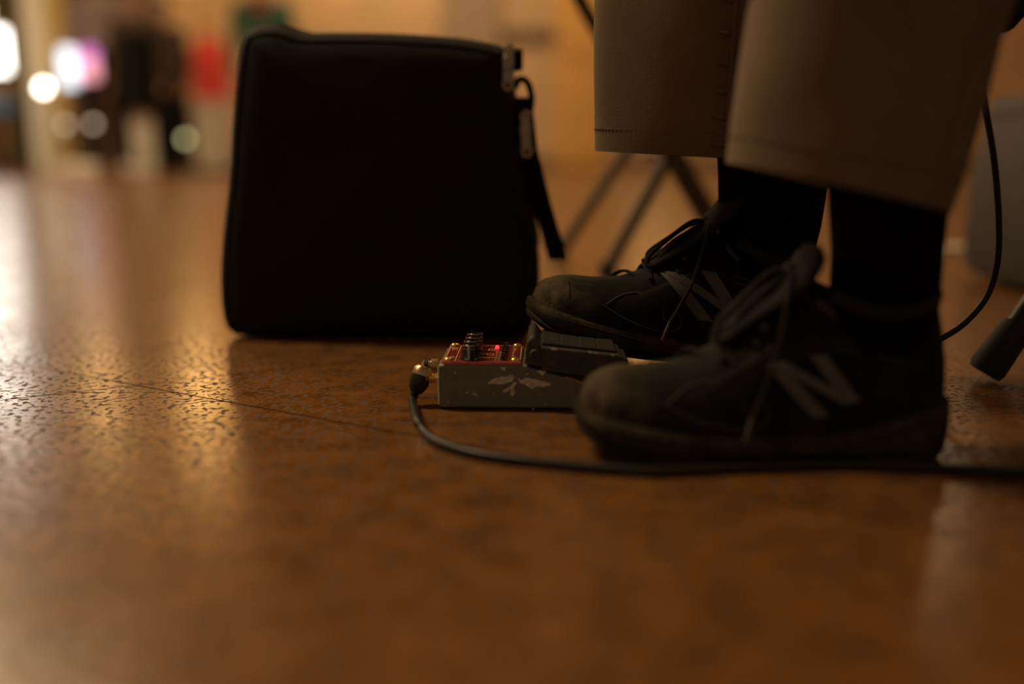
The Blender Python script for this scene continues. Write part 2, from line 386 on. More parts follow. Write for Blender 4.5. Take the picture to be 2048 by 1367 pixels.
# amber wall lamps on the back wall
AMB = [(-4.45, 2.45), (-3.35, 2.5), (-1.6, 2.4), (1.5, 2.3)]
for k, (x, z) in enumerate(AMB):
    e = empty('wall_lamp', (x, WALL_Y, z)); tag(e, 'amber cylindrical wall lamp glowing high on the tan back wall', 'lamp', 'amber wall lamps')
    MB().box((0, -.015, 0), (.12, .03, .2)).build('back_plate', M['brass'], e, smooth=False, bevel=.005)
    MB().tube([(0, -.03, 0), (0, -.12, 0)], .012).build('arm', M['brass'], e)
    MB().lathe([(0, -.2), (.12, -.2), (.15, .2), (.13, .2), (0, .19)], (0, -.18, 0)).build('lamp_shade', M['gold_shade'], e)

# ================================================================== SOFT CARRY BAG
bag = empty('carry_bag', (G(740, 683).x, 1.085, 0)); tag(bag, 'black soft nylon carry bag with zip and hanging strap standing on floor', 'bag')
BY = 1.085
def bp(u, v, y=0.0):
    p = at(u, v, BY); return Vector((p.x - bag.location.x, y, max(p.z, .0)))
outline_px = [(462, 676), (440, 655), (430, 585), (434, 480), (447, 360), (455, 230), (464, 130), (476, 72), (500, 50), (540, 45), (574, 52), (604, 60), (680, 60), (780, 62), (880, 68), (950, 76), (1000, 88), (1016, 104),
              (1024, 160), (1034, 240), (1050, 330), (1066, 420), (1078, 500), (1080, 580), (1070, 640), (1050, 682), (1000, 690), (860, 688), (700, 684), (560, 680)]
P0, _ = catmull([bp(*p) for p in outline_px] + [bp(*outline_px[0])], 4); P0 = P0[:-1]
for p in P0: p.z = max(p.z, .001)
cen = sum(P0, Vector()) / len(P0)
TH = .17
def layer(y, ins, flat=0):
    r = []
    for i, p in enumerate(P0):
        t = (P0[(i + 1) % len(P0)] - P0[i - 1]).normalized(); nrm = Vector((-t.z, 0, t.x))
        if nrm.dot(cen - p) < 0: nrm = -nrm
        qv = p + nrm * ins; qv.y = y; qv.z = max(qv.z, .001); r.append(qv)
    return r
rings = [layer(.0, .026), layer(.004, .012), layer(.012, .004), layer(.022, 0), layer(.06, .004), layer(.11, .004), layer(TH - .022, 0), layer(TH - .01, .004), layer(TH, .02)]
# pillowed front panel: rings shrinking towards the middle
def shrink(ring, k, dy):
    return [Vector((cen.x + (p.x - cen.x) * k, p.y + dy * (1 - k) + .004 * noise.noise(Vector((p.x * k * 9, k * 3, p.z * k * 7))), cen.z + (p.z - cen.z) * k)) for p in ring]
front = [shrink(rings[0], k, -.014) for k in (.02, .2, .4, .6, .8, .92)]
back = [shrink(rings[-1], k, .012) for k in (.92, .7, .4, .02)]
MB().loft(front + rings + back).build('bag_body', M['bag'], bag, angle=60)
def loop(ring): return ring + [ring[0], ring[1]]
MB().tube(loop(layer(.006, .010)), .0020, 6).build('piping', M['bag_pipe'], bag)
MB().tube(loop(layer(TH - .012, .004)), .0028, 6).build('piping', M['bag_pipe'], bag)
# zip tape and teeth run over the gusset on the right and top
n0 = len(P0); idx = [i for i in range(n0) if (P0[i].z > .10 and P0[i].x > cen.x * .2) and (P0[i].x > .10 or P0[i].z > .30)]
zl = layer(.075, -.001); zpath = [zl[i] for i in idx]
MB().tube(zpath, .010, 8, flat=.18).build('zip_tape', M['webbing'], bag)
teeth = MB()
pp, _ = catmull(zpath, 3)
for a in pp[::1]: teeth.box(a + Vector((.0018, 0, .001)), (.003, .005, .002))
teeth.build('zip_teeth', M['zip_metal'], bag, smooth=False)['kind'] = 'stuff'
# top seam crest lump at the left corner: a folded handle
MB().tube([bp(484, 70, .05), bp(510, 52, .045), bp(545, 47, .05), bp(585, 58, .055), bp(640, 64, .06)], [.006, .009, .010, .008, .004], 10, smooth=4, flat=.5).build('top_handle', M['webbing'], bag)
def pull(u, v, s, y, tilt):
    a = bp(u, v, y)
    sl = MB().box((0, 0, 0), (.010 * s, .008 * s, .014 * s)).build('zip_slider', M['zip_metal'], bag, smooth=False, bevel=.002 * s)
    sl.location = a; sl.rotation_euler = (0, tilt, 0)
    t = MB(); L = .030 * s; ww = .0058 * s
    outer = [(ww * math.cos(k), -ww + ww * math.sin(k)) for k in [PI * i / 10 for i in range(11)]] + [(-ww * .85, -L * .55)] + \
            [(ww * 1.05 * math.cos(k), -L + ww * math.sin(k)) for k in [PI + PI * i / 10 for i in range(11)]] + [(ww * .85, -L * .55)]
    ta = t.prism(outer, -.0016 * s, .0016 * s).build('pull_tab', M['zip_metal'], sl, bevel=.0006)
    ta.location = (0, -.006 * s, -.002)
    MB().lathe([(.0026 * s, 0), (.0026 * s, .0006)], (0, -.0081 * s, -.002 - L), (0, -1, 0), 14).build('tab_hole', M['webbing'], sl)
    MB().tube([(.0045 * s * math.cos(k), -.007 * s, .004 + .0045 * s * math.sin(k)) for k in [2 * PI * i / 14 for i in range(16)]], .0011 * s, 6).build('pull_ring', M['zip_metal'], sl)
pull(1017, 104, 1.05, .012, .02); pull(1051, 240, 1.05, .010, -.05)
MB().box((0, 0, 0), (.014, .02, .022)).build('zip_stop_tab', M['webbing'], bag, bevel=.003).location = bp(1033, 116, .03)
# webbing loop and the strap tail hanging out past the side
MB().tube([bp(1030, 172, .03), bp(1040, 154, .03), bp(1056, 162, .03), bp(1064, 190, .03), bp(1062, 215, .03), bp(1052, 228, .03)], .0036, 8, smooth=5, flat=.6).build('cord_loop', M['webbing'], bag)
def ribbon(centers, widths, th, yoff):
    rs = []
    for (u, v), wd in zip(centers, widths):
        c = bp(u, v, yoff); hw = wd / 2 * BY / FPX
        rs.append([c + Vector((-hw, -th, 0)), c + Vector((hw, -th, 0)), c + Vector((hw, th, 0)), c + Vector((-hw, th, 0))])
    return MB().loft(rs)
ribbon([(1046, 192), (1050, 235), (1056, 300), (1068, 350), (1084, 410), (1100, 460), (1112, 500), (1118, 524)], [34, 38, 40, 42, 40, 38, 38, 36], .0016, .022).build('strap', M['webbing'], bag, smooth=False, bevel=.0008)
ribbon([(1108, 485), (1118, 524)], [42, 38], .003, .022).build('strap_end', M['webbing'], bag, smooth=False, bevel=.001)

# ================================================================== EFFECTS PEDAL
mm = .001
ped = empty('effects_pedal', (-.0597, .789, 0), math.radians(-2.0)); tag(ped, 'grey chipped effects pedal with red control panel and black foot treadle', 'effects pedal')
PW = 72 * mm
S = lambda pts: [(x * mm, z * mm) for x, z in pts]
MB().prism(S([(0, 1.5), (147, 1.5), (147, 15), (68, 37), (0, 37)]), 0, PW).build('housing', M['paint'], ped, smooth=False, bevel=.0016, seg=3)
MB().box((73 * mm, PW / 2, .0008), (140 * mm, PW - .004, .0016)).build('base_pad', M['rubber'], ped, smooth=False)
pl = MB().box((35 * mm, PW / 2, 38.4 * mm), (64.5 * mm, PW - .0025, 2.6 * mm)).build('control_plate', M['red'], ped, smooth=False, bevel=.0006)
MB().box((35 * mm, .0011, 38.4 * mm), (64 * mm, .0006, 2.2 * mm)).build('plate_edge', M['red_edge'], pl, smooth=False)
bolt = None
for (x, y) in ((7.5, 6.5), (62, 6.5), (7.5, 66), (62, 66)):
    if bolt is None:
        bolt = MB().lathe([(4.4 * mm, 0), (4.3 * mm, .8 * mm), (3.4 * mm, 2.1 * mm), (1.8 * mm, 2.9 * mm), (0, 3.1 * mm)], n=18).build('plate_bolt', M['brass'], ped); b = bolt
    else: b = bpy.data.objects.new('plate_bolt', bolt.data); C.objects.link(b); b.parent = ped
    b.location = (x * mm, y * mm, 39.7 * mm)
def make_knob(first=[]):
    nf = 36; rings_ = []
    for r, h, dep in ((8.3, 0, .0), (8.3, 1.5, .0), (7.7, 2.0, .35), (7.1, 10.5, .4), (6.7, 12.2, .3), (5.6, 13.0, 0)):
        rings_.append([(mm * (r - dep * (j % 2)) * math.cos(2 * PI * j / nf), mm * (r - dep * (j % 2)) * math.sin(2 * PI * j / nf), h * mm) for j in range(nf)])
    k = MB().loft(rings_).build('knob', M['knob'], ped)
    MB().box((-1.2 * mm, -7.5 * mm, 6.3 * mm), (1.9 * mm, 1.1 * mm, 10.5 * mm), Matrix.Rotation(math.radians(-4), 3, 'X')).build('pointer_line', M['pointer'], k, smooth=False)
    MB().tube([(6.6 * mm * math.cos(a), 6.6 * mm * math.sin(a), 12.3 * mm) for a in [2 * PI * i / 28 for i in range(30)]], .40 * mm, 6, caps=False).build('knob_rim', M['rim'], k)
    MB().tube([(7.2 * mm * math.cos(a), 7.2 * mm * math.sin(a), 9.6 * mm) for a in [2 * PI * i / 28 for i in range(30)]], .18 * mm, 6, caps=False).build('knob_band', M['rim'], k)
    return k
def cp(o, parent=None):
    c = o.copy(); C.objects.link(c); c.parent = parent
    for ch in o.children: cp(ch, c)
    return c
k0 = make_knob()
for i, y in enumerate((11, 27.6, 44.2, 60.8)):
    k = k0 if i == 0 else cp(k0, ped)
    k.location = (25.5 * mm, y * mm, 39.7 * mm); k.rotation_euler = (0, 0, (0, .5, -.35, .2)[i])
tr0 = MB().lathe([(2.9 * mm, 0), (2.9 * mm, 1.2 * mm), (2.1 * mm, 1.5 * mm), (2.0 * mm, 4.0 * mm), (1.2 * mm, 4.6 * mm), (0, 4.7 * mm)], n=14).build('trim_pot', M['knob'], ped)
for i, y in enumerate((9, 19.5, 30, 40.5, 51, 61.5)):
    t = tr0 if i == 0 else cp(tr0, ped)
    t.location = (52.3 * mm, y * mm, 39.7 * mm)
MB().lathe([(1.8 * mm, 0), (1.8 * mm, 1.0 * mm), (1.3 * mm, 2.4 * mm), (0, 2.9 * mm)], (45 * mm, 57 * mm, 39.7 * mm), n=16).build('status_light', M['led'], ped)
# printed frame lines and small legend boxes on the plate
zz = 39.75 * mm
lg = MB()
def strip(x0, y0, x1, y1, t=.7):
    a = Vector((x0 * mm, y0 * mm, zz)); b = Vector((x1 * mm, y1 * mm, zz)); d = (b - a).normalized() * (t / 2 * mm); p = Vector((-d.y, d.x, 0)); h = Vector((0, 0, .06 * mm))
    lg.add([a + p, a - p, b - p, b + p, a + p + h, a - p + h, b - p + h, b + p + h], [(4, 5, 6, 7), (0, 1, 5, 4), (2, 3, 7, 6), (0, 4, 7, 3), (1, 2, 6, 5)])
def frame(x0, y0, x1, y1, t=.6):
    strip(x0, y0, x1, y0, t); strip(x1, y0, x1, y1, t); strip(x1, y1, x0, y1, t); strip(x0, y1, x0, y0, t)
strip(4.5, 4, 4.5, 68); strip(13, 4, 13, 68); frame(4, 3.2, 66, 69)
for y in (14, 50): frame(7, y, 10.5, y + 8); strip(8, y + 3, 9.8, y + 3); strip(8, y + 5.5, 9.8, y + 5.5)
for y in (10, 20, 33, 46, 58): strip(14.5, y, 17, y, .5); strip(14.5, y + 3, 17, y + 3, .5)
for y in (26, 47): frame(38, y, 43, y + 8); strip(39, y + 4, 42, y + 4, .5)
strip(35, 18, 48, 18, .6); strip(40, 16.5, 43, 19.5, .5); strip(35, 33, 37, 33, .6)
for y in (7, 17, 27, 37): frame(45.5, y, 49, y + 6, .5)
for y in (10, 20, 30, 40, 50, 60): strip(56.5, y, 60.5, y, .5)
strip(59.5, 12, 59.5, 55, .4); frame(58.5, 20, 61, 24)
lg.build('printed_legend', M['legend'], pl, smooth=False)
# treadle
tre = MB().prism(S([(69.5, 38.4), (72, 56.5), (75.5, 60.3), (78, 59.5), (83, 52.6), (145, 46.4), (149, 43.8), (150.5, 30.5), (146, 30.2), (143, 25)]), -.6 * mm, PW + .6 * mm).build('treadle', M['treadle'], ped, smooth=False, bevel=.0012, seg=2)
MB().prism(S([(84, 53.0), (144, 47.0), (144, 48.8), (84, 54.9)]), 6 * mm, 66 * mm).build('grip_pad', M['rubber'], tre, smooth=False, bevel=.0006)
r0 = None
for i in range(4):
    x = 91.5 + i * 15.0; z = 54.6 - (x - 84) * .1015
    if r0 is None: r0 = MB().box((0, 0, 0), (14.0 * mm, 59 * mm, 1.6 * mm)).build('grip_rib', M['rubber'], tre, smooth=False, bevel=.0006); rb = r0
    else: rb = bpy.data.objects.new('grip_rib', r0.data); C.objects.link(rb); rb.parent = tre; bm_ = rb.modifiers.new('bevel', 'BEVEL'); bm_.width = .0006
    rb.location = (x * mm, 36 * mm, (z + .0) * mm); rb.rotation_euler = (0, math.radians(5.8), 0)
MB().lathe([(4.9 * mm, 0), (4.9 * mm, 1.6 * mm), (4.0 * mm, 2.6 * mm), (2.3 * mm, 2.6 * mm), (2.0 * mm, 1.2 * mm), (0, 1.2 * mm)], (78.5 * mm, -.4 * mm, 46.2 * mm), (0, -1, 0), 22).build('pivot_screw', M['treadle'], tre)
MB().prism(S([(84, 33.6), (143, 26.6), (143, 28), (84, 36.5)]), -1.3 * mm, -.4 * mm).build('treadle_lip', M['treadle'], tre, smooth=False, bevel=.0003)
MB().lathe([(4.2 * mm, 0), (4.2 * mm, PW - .012)], (150.5 * mm, 6 * mm, 37.5 * mm), (0, 1, 0), 16).build('heel_bumper', M['rubber'], tre)
MB().prism(S([(68.3, 38.2), (69.6, 38.2), (75.8, 61), (74.6, 61)]), .3 * mm, 1.2 * mm).build('hinge_edge', M['bare'], tre, smooth=False)
# paint chips on the near side: bare metal shapes with their own outline
def px2(u, v):
    p = at(u, v, .787); d = p - ped.location; return (d.x * math.cos(math.radians(2)), p.z)
chips = [[(975, 767), (990, 756), (1010, 753), (1026, 748), (1024, 755), (1030, 752), (1027, 761), (1012, 766), (995, 768)],
         [(1036, 753), (1042, 760), (1052, 754), (1070, 757), (1082, 761), (1098, 764), (1104, 767), (1088, 772), (1072, 773), (1066, 777), (1052, 770), (1040, 764)],
         [(1004, 785), (1014, 776), (1024, 770), (1027, 763), (1033, 765), (1027, 776), (1030, 786), (1026, 792), (1020, 787), (1024, 778), (1012, 783)],
         [(1002, 733), (1007, 735), (1013, 732), (1011, 739), (1005, 741)], [(1074, 742), (1082, 740), (1096, 741), (1090, 745), (1086, 750), (1080, 746)],
         [(1052, 745), (1057, 747), (1052, 750)], [(944, 784), (953, 788), (956, 792), (949, 790)], [(930, 784), (938, 785), (934, 787)], [(908, 744), (912, 744), (911, 749)],
         [(1064, 816), (1068, 814), (1068, 818)], [(894, 803), (899, 805), (895, 807)], [(1090, 806), (1094, 807), (1091, 810)], [(986, 785), (989, 784), (988, 788)]]
for c in chips:
    c2 = []
    for i, p in enumerate(c):     # ragged edges
        qn = c[(i + 1) % len(c)]; c2.append(p)
        for f in (.25, .5, .75): c2.append((p[0] + (qn[0] - p[0]) * f + random.uniform(-1.5, 1.5) * min(1, len(c) / 7), p[1] + (qn[1] - p[1]) * f + random.uniform(-1.5, 1.5) * min(1, len(c) / 7)))
    MB().prism([px2(*p) for p in c2], -.12 * mm, .02 * mm).build('paint_chip', M['bare'], ped, smooth=False)
for (a, b) in (((1130, 752), (1150, 757)), ((1152, 758), (1168, 764)), ((1171, 765), (1192, 771))):
    (x0, z0), (x1, z1) = px2(*a), px2(*b)
    MB().prism([(x0, z0), (x1, z1), (x1, z1 - .0008), (x0, z0 - .0014)], -.2 * mm, .4 * mm).build('paint_chip', M['brass'], ped, smooth=False)
for (u, v, w_) in ((1108, 696, 13), (1180, 702, 7), (1192, 703, 8), (1225, 707, 5)):
    x0, z0 = px2(u - w_ / 2, v); x1, z1 = px2(u + w_ / 2, v + 1.5)
    MB().prism([(x0, z0 + .0006), (x1, z1 + .0006), (x1, z1 - .0007), (x0, z0 - .0007)], -.9 * mm, -.55 * mm).build('paint_chip', M['bare'], tre, smooth=False)
MB().tube([(.0, .0, .004), (.0, .0, .036)], .0007, 6).build('worn_corner', M['bare'], ped)
MB().tube([(.0005, .0005, .0366), (.0045, -.0002, .0368)], .0010, 6).build('worn_corner', M['bare'], ped)
# sockets on the left end
MB().lathe([(6.5 * mm, 0), (6.5 * mm, 1.5 * mm), (5 * mm, 2 * mm), (5 * mm, 4 * mm)], (0, 13 * mm, 23 * mm), (-1, 0, 0), 6).build('socket_nut', M['brass'], ped, smooth=False)
MB().lathe([(6.5 * mm, 0), (6.5 * mm, 1.5 * mm), (5 * mm, 2 * mm), (5 * mm, 4 * mm)], (0, 40 * mm, 27.5 * mm), (-1, 0, 0), 6).build('socket_nut', M['brass'], ped, smooth=False)
# plug standing in the rear socket
pg = empty('jack_plug', (0, 0, 0)); tag(pg, 'short tarnished barrel plug in the upper socket of the pedal', 'plug')
pg.location = ped.matrix_basis @ Vector((-.0042, .040, .0275)) if False else Vector((-.0597, .789, 0)) + Matrix.Rotation(math.radians(-2), 3, 'Z') @ Vector((-.0042, .040, .0275))
MB().lathe([(6.2 * mm, 0), (7.4 * mm, .6 * mm), (7.4 * mm, 6 * mm), (5.6 * mm, 6.6 * mm), (5.6 * mm, 7.6 * mm), (6.6 * mm, 8.2 * mm), (6.6 * mm, 12.5 * mm), (4.4 * mm, 14.5 * mm), (0, 15 * mm)], axis=(-1, 0, 0), n=20).build('barrel', M['nickel'], pg)
MB().lathe([(6.75 * mm, 8.6 * mm), (6.75 * mm, 11.8 * mm)], axis=(-1, 0, 0), n=20).build('grip_ring', M['rubber'], pg)
# right-angle plug and its cable
cab = empty('patch_cable', (0, 0, 0)); tag(cab, 'black cable with angled brass plug curving from pedal under the shoe', 'cable')
pj = Vector((-.0597, .789, 0)) + Matrix.Rotation(math.radians(-2), 3, 'Z') @ Vector((-.004, .013, .023))
plug = MB().lathe([(4.0 * mm, 0), (4.0 * mm, 1.6 * mm), (5.0 * mm, 1.8 * mm), (5.0 * mm, 3.0 * mm), (4.2 * mm, 3.2 * mm), (4.2 * mm, 5.0 * mm), (6.6 * mm, 7.0 * mm), (6.6 * mm, 9 * mm)], pj, (-1, 0, 0), 20).build('plug_collar', M['brass'], cab)
hc = pj + Vector((-.0125, 0, 0)); hax = Vector((-.30, -.32, -.90)).normalized()
MB().lathe([(0, -.0105), (6.2 * mm, -.0100), (8.2 * mm, -.0075), (8.4 * mm, -.002)], hc, hax, 24).build('plug_cap', M['nickel'], cab)
MB().lathe([(8.4 * mm, -.002), (8.6 * mm, .004), (7.2 * mm, .0085), (5.2 * mm, .012), (4.6 * mm, .0125)], hc, hax, 24).build('plug_shell', M['cable'], cab)
c0 = hc + hax * .010
fp = [(845, 858), (868, 879), (905, 895), (960, 909), (1040, 920), (1150, 931), (1260, 940), (1340, 942), (1450, 936), (1600, 930), (1750, 930), (1880, 936), (2048, 945), (2250, 958), (2600, 950)]
CR = .0036
path = [c0, c0 + hax * .010] + [G(834, 838, .0075)] + [G(u, v, CR) for u, v in fp]
MB().tube(path, CR, 12, smooth=6).build('cable_lead', M['cable'], cab)

# ================================================================== SEATED PERSON
per = empty('person', (0.30, .78, 0)); tag(per, 'seated person in brown trousers and black running shoes, one foot on the pedal', 'person')
PO = per.location
def child(o, p=None):
    # parent while keeping world placement (parents are unrotated empties)
    o.parent = per if p is None else p
    o.location = Vector(o.location) - PO if p is None else o.location
    return o

L = .253
ZT = [(0, .037), (.003, .047), (.010, .0545), (.025, .0600), (.05, .0615), (.075, .066), (.10, .080), (.13, .102), (.150, .114), (.168, .112), (.19, .103), (.215, .102), (.236, .108), (.246, .100), (.253, .060)]
ZM = [(0, .034), (.01, .0315), (.04, .0265), (.09, .0215), (.13, .019), (.165, .0195), (.195, .026), (.225, .034), (.253, .037)]
ZB = [(0, .020), (.004, .0165), (.012, .0125), (.03, .0065), (.055, .0015), (.075, 0), (.20, 0), (.235, .0005), (.246, .003), (.253, .008)]
WW = [(0, .009), (.003, .0185), (.008, .0255), (.018, .0325), (.035, .0380), (.06, .0415), (.085, .043), (.12, .0395), (.15, .0365), (.19, .0355), (.22, .034), (.238, .027), (.248, .016), (.253, .004)]
def half_w(x): return max(.002, sinterp(WW, x))
def up_y(x, z, off=0.0):
    zt = sinterp(ZT, x); zm = sinterp(ZM, x) - .004; h = min(max((z - zm) / (zt - zm), 0), 1)
    p = 2.2 + 0.3 * min(1, x / .08)
    wdt = half_w(x) * (1 - .22 * h * min(1, max(0, (x - .07) / .05)))
    return wdt * max(0, 1 - h ** p) ** .5 + off
XS = [0, .0015, .003, .006, .010, .016, .024, .034, .046, .06, .075, .09, .105, .12, .135, .15, .16, .17, .18, .19, .20, .21, .22, .23, .238, .244, .249, .2515, .253]
def upper_mesh(x0=0, x1=L, off=0.0, hmax=1.0):
    rings_ = []
    xs = [x for x in XS if x0 <= x <= x1]
    nn = 14
    for x in xs:
        zt = sinterp(ZT, x) + off; zm = sinterp(ZM, x) - .004; r = []
        for j in range(nn + 1):
            a = PI / 2 * j / nn; h = math.sin(a) * hmax
            z = zm + (zt - zm) * h
            r.append((x, up_y(x, zm + (sinterp(ZT, x) - zm) * h, off), z))
        left = [(p[0], -p[1], p[2]) for p in reversed(r[:-1] if hmax == 1 else r)]
        rings_.append(r + left)
    return MB().loft(rings_)
def sole_mesh(zt_f, zb_f, grow):
    rings_ = []
    for x in XS:
        xx = (x - L / 2) * (1 + 2 * grow / L) + L / 2
        wdt = half_w(x) + grow; a = zt_f(x); b = zb_f(x); m_ = (a + b) / 2
        rings_.append([(xx, wdt - .003, a), (xx, wdt, a - .003), (xx, wdt + .0012, m_), (xx, wdt - .0005, b + .002), (xx, wdt - .004, b),
                       (xx, -wdt + .004, b), (xx, -wdt + .0005, b + .002), (xx, -wdt - .0012, m_), (xx, -wdt, a - .003), (xx, -wdt + .003, a)])
    return MB().loft(rings_)
def on_side(x, z, off, sgn): return Vector((x, sgn * (up_y(x, z) + off), z))
def side_line(pts, off, sgn, r, k=5):
    P = [Vector((x, 0, z)) for x, z in pts]; P, _ = catmull(P, k)
    return [on_side(p.x, p.z, off, sgn) for p in P]
def patch(poly_fn, nu, nv, off, sgn, th):
    # a sheet laid on the shoe side: poly_fn(u, v) -> (x, z)
    top = []; 
    for i in range(nu + 1):
        for j in range(nv + 1):
            x, z = poly_fn(i / nu, j / nv); top.append((x, z))
    vs_ = [on_side(x, z, off + th, sgn) for x, z in top] + [on_side(x, z, off - .002, sgn) for x, z in top]
    N = len(top); fs = []
    I = lambda i, j: i * (nv + 1) + j
    for i in range(nu):
        for j in range(nv):
            fs.append((I(i, j), I(i + 1, j), I(i + 1, j + 1), I(i, j + 1))); fs.append(tuple(N + k for k in (I(i, j), I(i, j + 1), I(i + 1, j + 1), I(i + 1, j))))
    edge = [I(i, 0) for i in range(nu + 1)] + [I(nu, j) for j in range(1, nv + 1)] + [I(i, nv) for i in range(nu - 1, -1, -1)] + [I(0, j) for j in range(nv - 1, 0, -1)]
    for a, b in zip(edge, edge[1:] + edge[:1]): fs.append((a, b, N + b, N + a))
    return MB().add(vs_, fs)
def bar_fn(a, b, wa, wb=None, cut=(0, 1)):
    a = Vector(a); b = Vector(b)
    def f(u, v):
        c = a + (b - a) * u; return (c.x + (v - .5) * wa, c.y)
    return f
def quad_fn(p00, p10, p11, p01):
    def f(u, v):
        a = [p00[k] + (p10[k] - p00[k]) * u for k in (0, 1)]; b = [p01[k] + (p11[k] - p01[k]) * u for k in (0, 1)]
        return tuple(a[k] + (b[k] - a[k]) * v for k in (0, 1))
    return f
def make_shoe(far):
    sh = empty('shoe')
    upper_mesh().build('upper', M['upper'], sh, angle=70)
    upper_mesh(0, .030, .0008, .9).build('toe_cap', M['upper'], sh, angle=70)
    upper_mesh(.215, L, .0016, .62).build('heel_counter', M['upper'], sh, angle=70)
    # mudguard overlay sweeping back from the toe, both sides
    zmf = lambda x: sinterp(ZM, x); ztf = lambda x: sinterp(ZT, x); zbf = lambda x: sinterp(ZB, x)
    split = lambda x: zbf(x) + .007
    sole_mesh(lambda x: zmf(x) + .0015, lambda x: min(split(x) - .0005, zmf(x) - .002), .0035).build('midsole', M['midsole'], sh, angle=50)
    sole_mesh(lambda x: min(split(x), zmf(x) - .001), zbf, .0025).build('outsole', M['outsole'], sh, angle=50)
    for sgn in (-1, 1):
        patch(lambda u, v: (.010 + .095 * u, zmf(.010 + .095 * u) + .0005 + v * (.016 - .014 * u)), 16, 4, .0006, sgn, .0008).build('mudguard', M['upper'], sh, angle=70)
        # groove in the midsole
        MB().tube([(x, sgn * (half_w(x) + .0046), zmf(x) - .006 + .002 * math.sin(x * 30)) for x in [.012 + .0095 * i for i in range(24)]], .0008, 5).build('midsole_groove', M['outsole'], sh)
        # side letter
        T = (lambda q: (.168 + (q[0] - .190) * 1.16, .058 + (q[1] - .05) * 1.08)) if far else (lambda q: (q[0] - .012, q[1]))
        for (a, b, wd) in (((.138, .066), (.169, .0335), .0115), ((.167, .073), (.190, .043), .0115)):
            patch(bar_fn(T(a), T(b), wd * (1.2 if far else 1)), 8, 3, .0016, sgn, .0014).build('side_letter', M['letter'], sh, angle=70)
        patch(quad_fn(*map(T, ((.1345, .0675), (.185, .041), (.193, .0435), (.146, .0685)))), 12, 3, .0017, sgn, .0015).build('side_letter', M['letter'], sh, angle=70)
        # eyestay panel and stitch lines
        patch(lambda u, v: (.082 + .07 * u + .006 * v, (ztf(.082 + .07 * u) * .80) - v * (.016)), 12, 4, .0008, sgn, .0012).build('eyestay', M['upper'], sh, angle=70)
        for pts in ([(.055, .043), (.07, .053), (.09, .056), (.103, .047), (.106, .036)], [(.052, .042), (.07, .034), (.09, .0285), (.112, .027), (.122, .033), (.118, .046)],
                    [(.165, .082), (.18, .080), (.205, .077), (.232, .072)], [(.168, .076), (.19, .073), (.22, .066), (.245, .062)]):
            MB().tube(side_line(pts, .0007, sgn, 0), .00045, 5).build('stitching', M['piping'], sh)
        patch(quad_fn((.156, .104), (.168, .094), (.170, .098), (.159, .108)), 6, 2, .001, sgn, .002).build('eyelet_tab', M['letter'], sh, angle=70)
    # padded tongue rising above the throat
    tr = []
    tk = .013 if far else -.012     # how far the tongue is pulled up
    for i, (x, z, hw, th) in enumerate(((.095, .079, .018, .006), (.115, .094, .020, .006), (.135, .110, .023, .007), (.150, .126, .026, .008), (.158, .139, .027, .009), (.163, .147, .022, .008), (.166, .1505, .010, .004))):
        tr.append(ellipse((x + .4 * tk * max(0, (x - .12) / .046), 0, z + tk * max(0, (x - .12) / .046)), (-.5 * th, 0, .75 * th), (0, hw, 0), 18))
    MB().loft(tr).build('tongue', M['tongue'], sh, angle=70)
    # padded collar around the ankle
    col = [(.162, .030, .112), (.18, .034, .104), (.20, .0345, .1005), (.22, .031, .103), (.232, .023, .108), (.239, .009, .110)]
    ring_ = [Vector(p) for p in col] + [Vector((p[0], -p[1], p[2])) for p in reversed(col)]
    MB().tube(ring_, .0052, 10, smooth=4).build('collar', M['tongue'], sh)
    # laces across the throat
    rows = [(.078, .066), (.092, .076), (.106, .087), (.120, .0975), (.134, .1075), (.147, .116)]
    for i, (x, z) in enumerate(rows):
        z2 = ztf(x) + .0035
        pts = [(x + (.006 if t < 0 else -.002) * abs(t) + .010 * t * (1 if i % 2 else -1) * .5, .024 * t, z2 - .010 * t * t) for t in (-1, -.6, -.2, .2, .6, 1)]
        MB().tube(pts, .0024, 8, smooth=3, flat=.6).build('lace', M['lace'], sh)
    # bow: loops flopped forward down the throat, loose end with aglet on the near side
    kz = ztf(.145) + .010; kn = Vector((.143, 0, kz + .001))
    MB().lathe([(.001, -.006), (.006, -.004), (.007, 0), (.006, .004), (.001, .006)], kn, (.7, .3, .7), 12).build('lace_knot', M['lace'], sh)
    for (yo, ln, hgt, sp) in ((-.016, .066, .012, .0045), (.014, .060, .009, .004)):
        d = Vector((-.76, yo * 8, -.60)).normalized(); u = Vector((.6, 0, -.76)).normalized() * -1
        up = [kn, kn + d * ln * .3 + Vector((0, 0, hgt)), kn + d * ln * .7 + Vector((0, 0, hgt * .75)), kn + d * ln + Vector((0, 0, .003))]
        dn = [kn + d * ln * .98 + Vector((.002, -sp, -.004)), kn + d * ln * .6 + Vector((0, -sp, hgt * .25)), kn + d * ln * .25 + Vector((0, -sp, .003)), kn]
        MB().tube(up + dn, .0021, 8, smooth=5).build('lace', M['lace'], sh)
    MB().tube([kn, kn + Vector((-.006, -.020, -.004)), Vector((.126, -.037, .075)), Vector((.117, -.0405, .050)), Vector((.109, -.0445, .034))], .0017, 7, smooth=5).build('lace', M['lace'], sh)
    MB().tube([Vector((.1095, -.0445, .036)), Vector((.105, -.0462, .0195))], .0013, 7).build('aglet', M['aglet'], sh)
    return sh
shN = make_shoe(False)
shN.parent = per; shN.location = Vector((.0475, .674, .0)) - PO; shN.rotation_euler = (0, 0, math.radians(1.0)); shN.scale = (1.0, 1.0, 1.03)
shF = make_shoe(True)
shF.parent = per; shF.location = Vector((.0135, .872, .0445)) - PO; shF.scale = (1.03, 1, 1.0)
PF = math.radians(9.0); YF = math.radians(9)
shF.rotation_euler = (0, PF, YF)

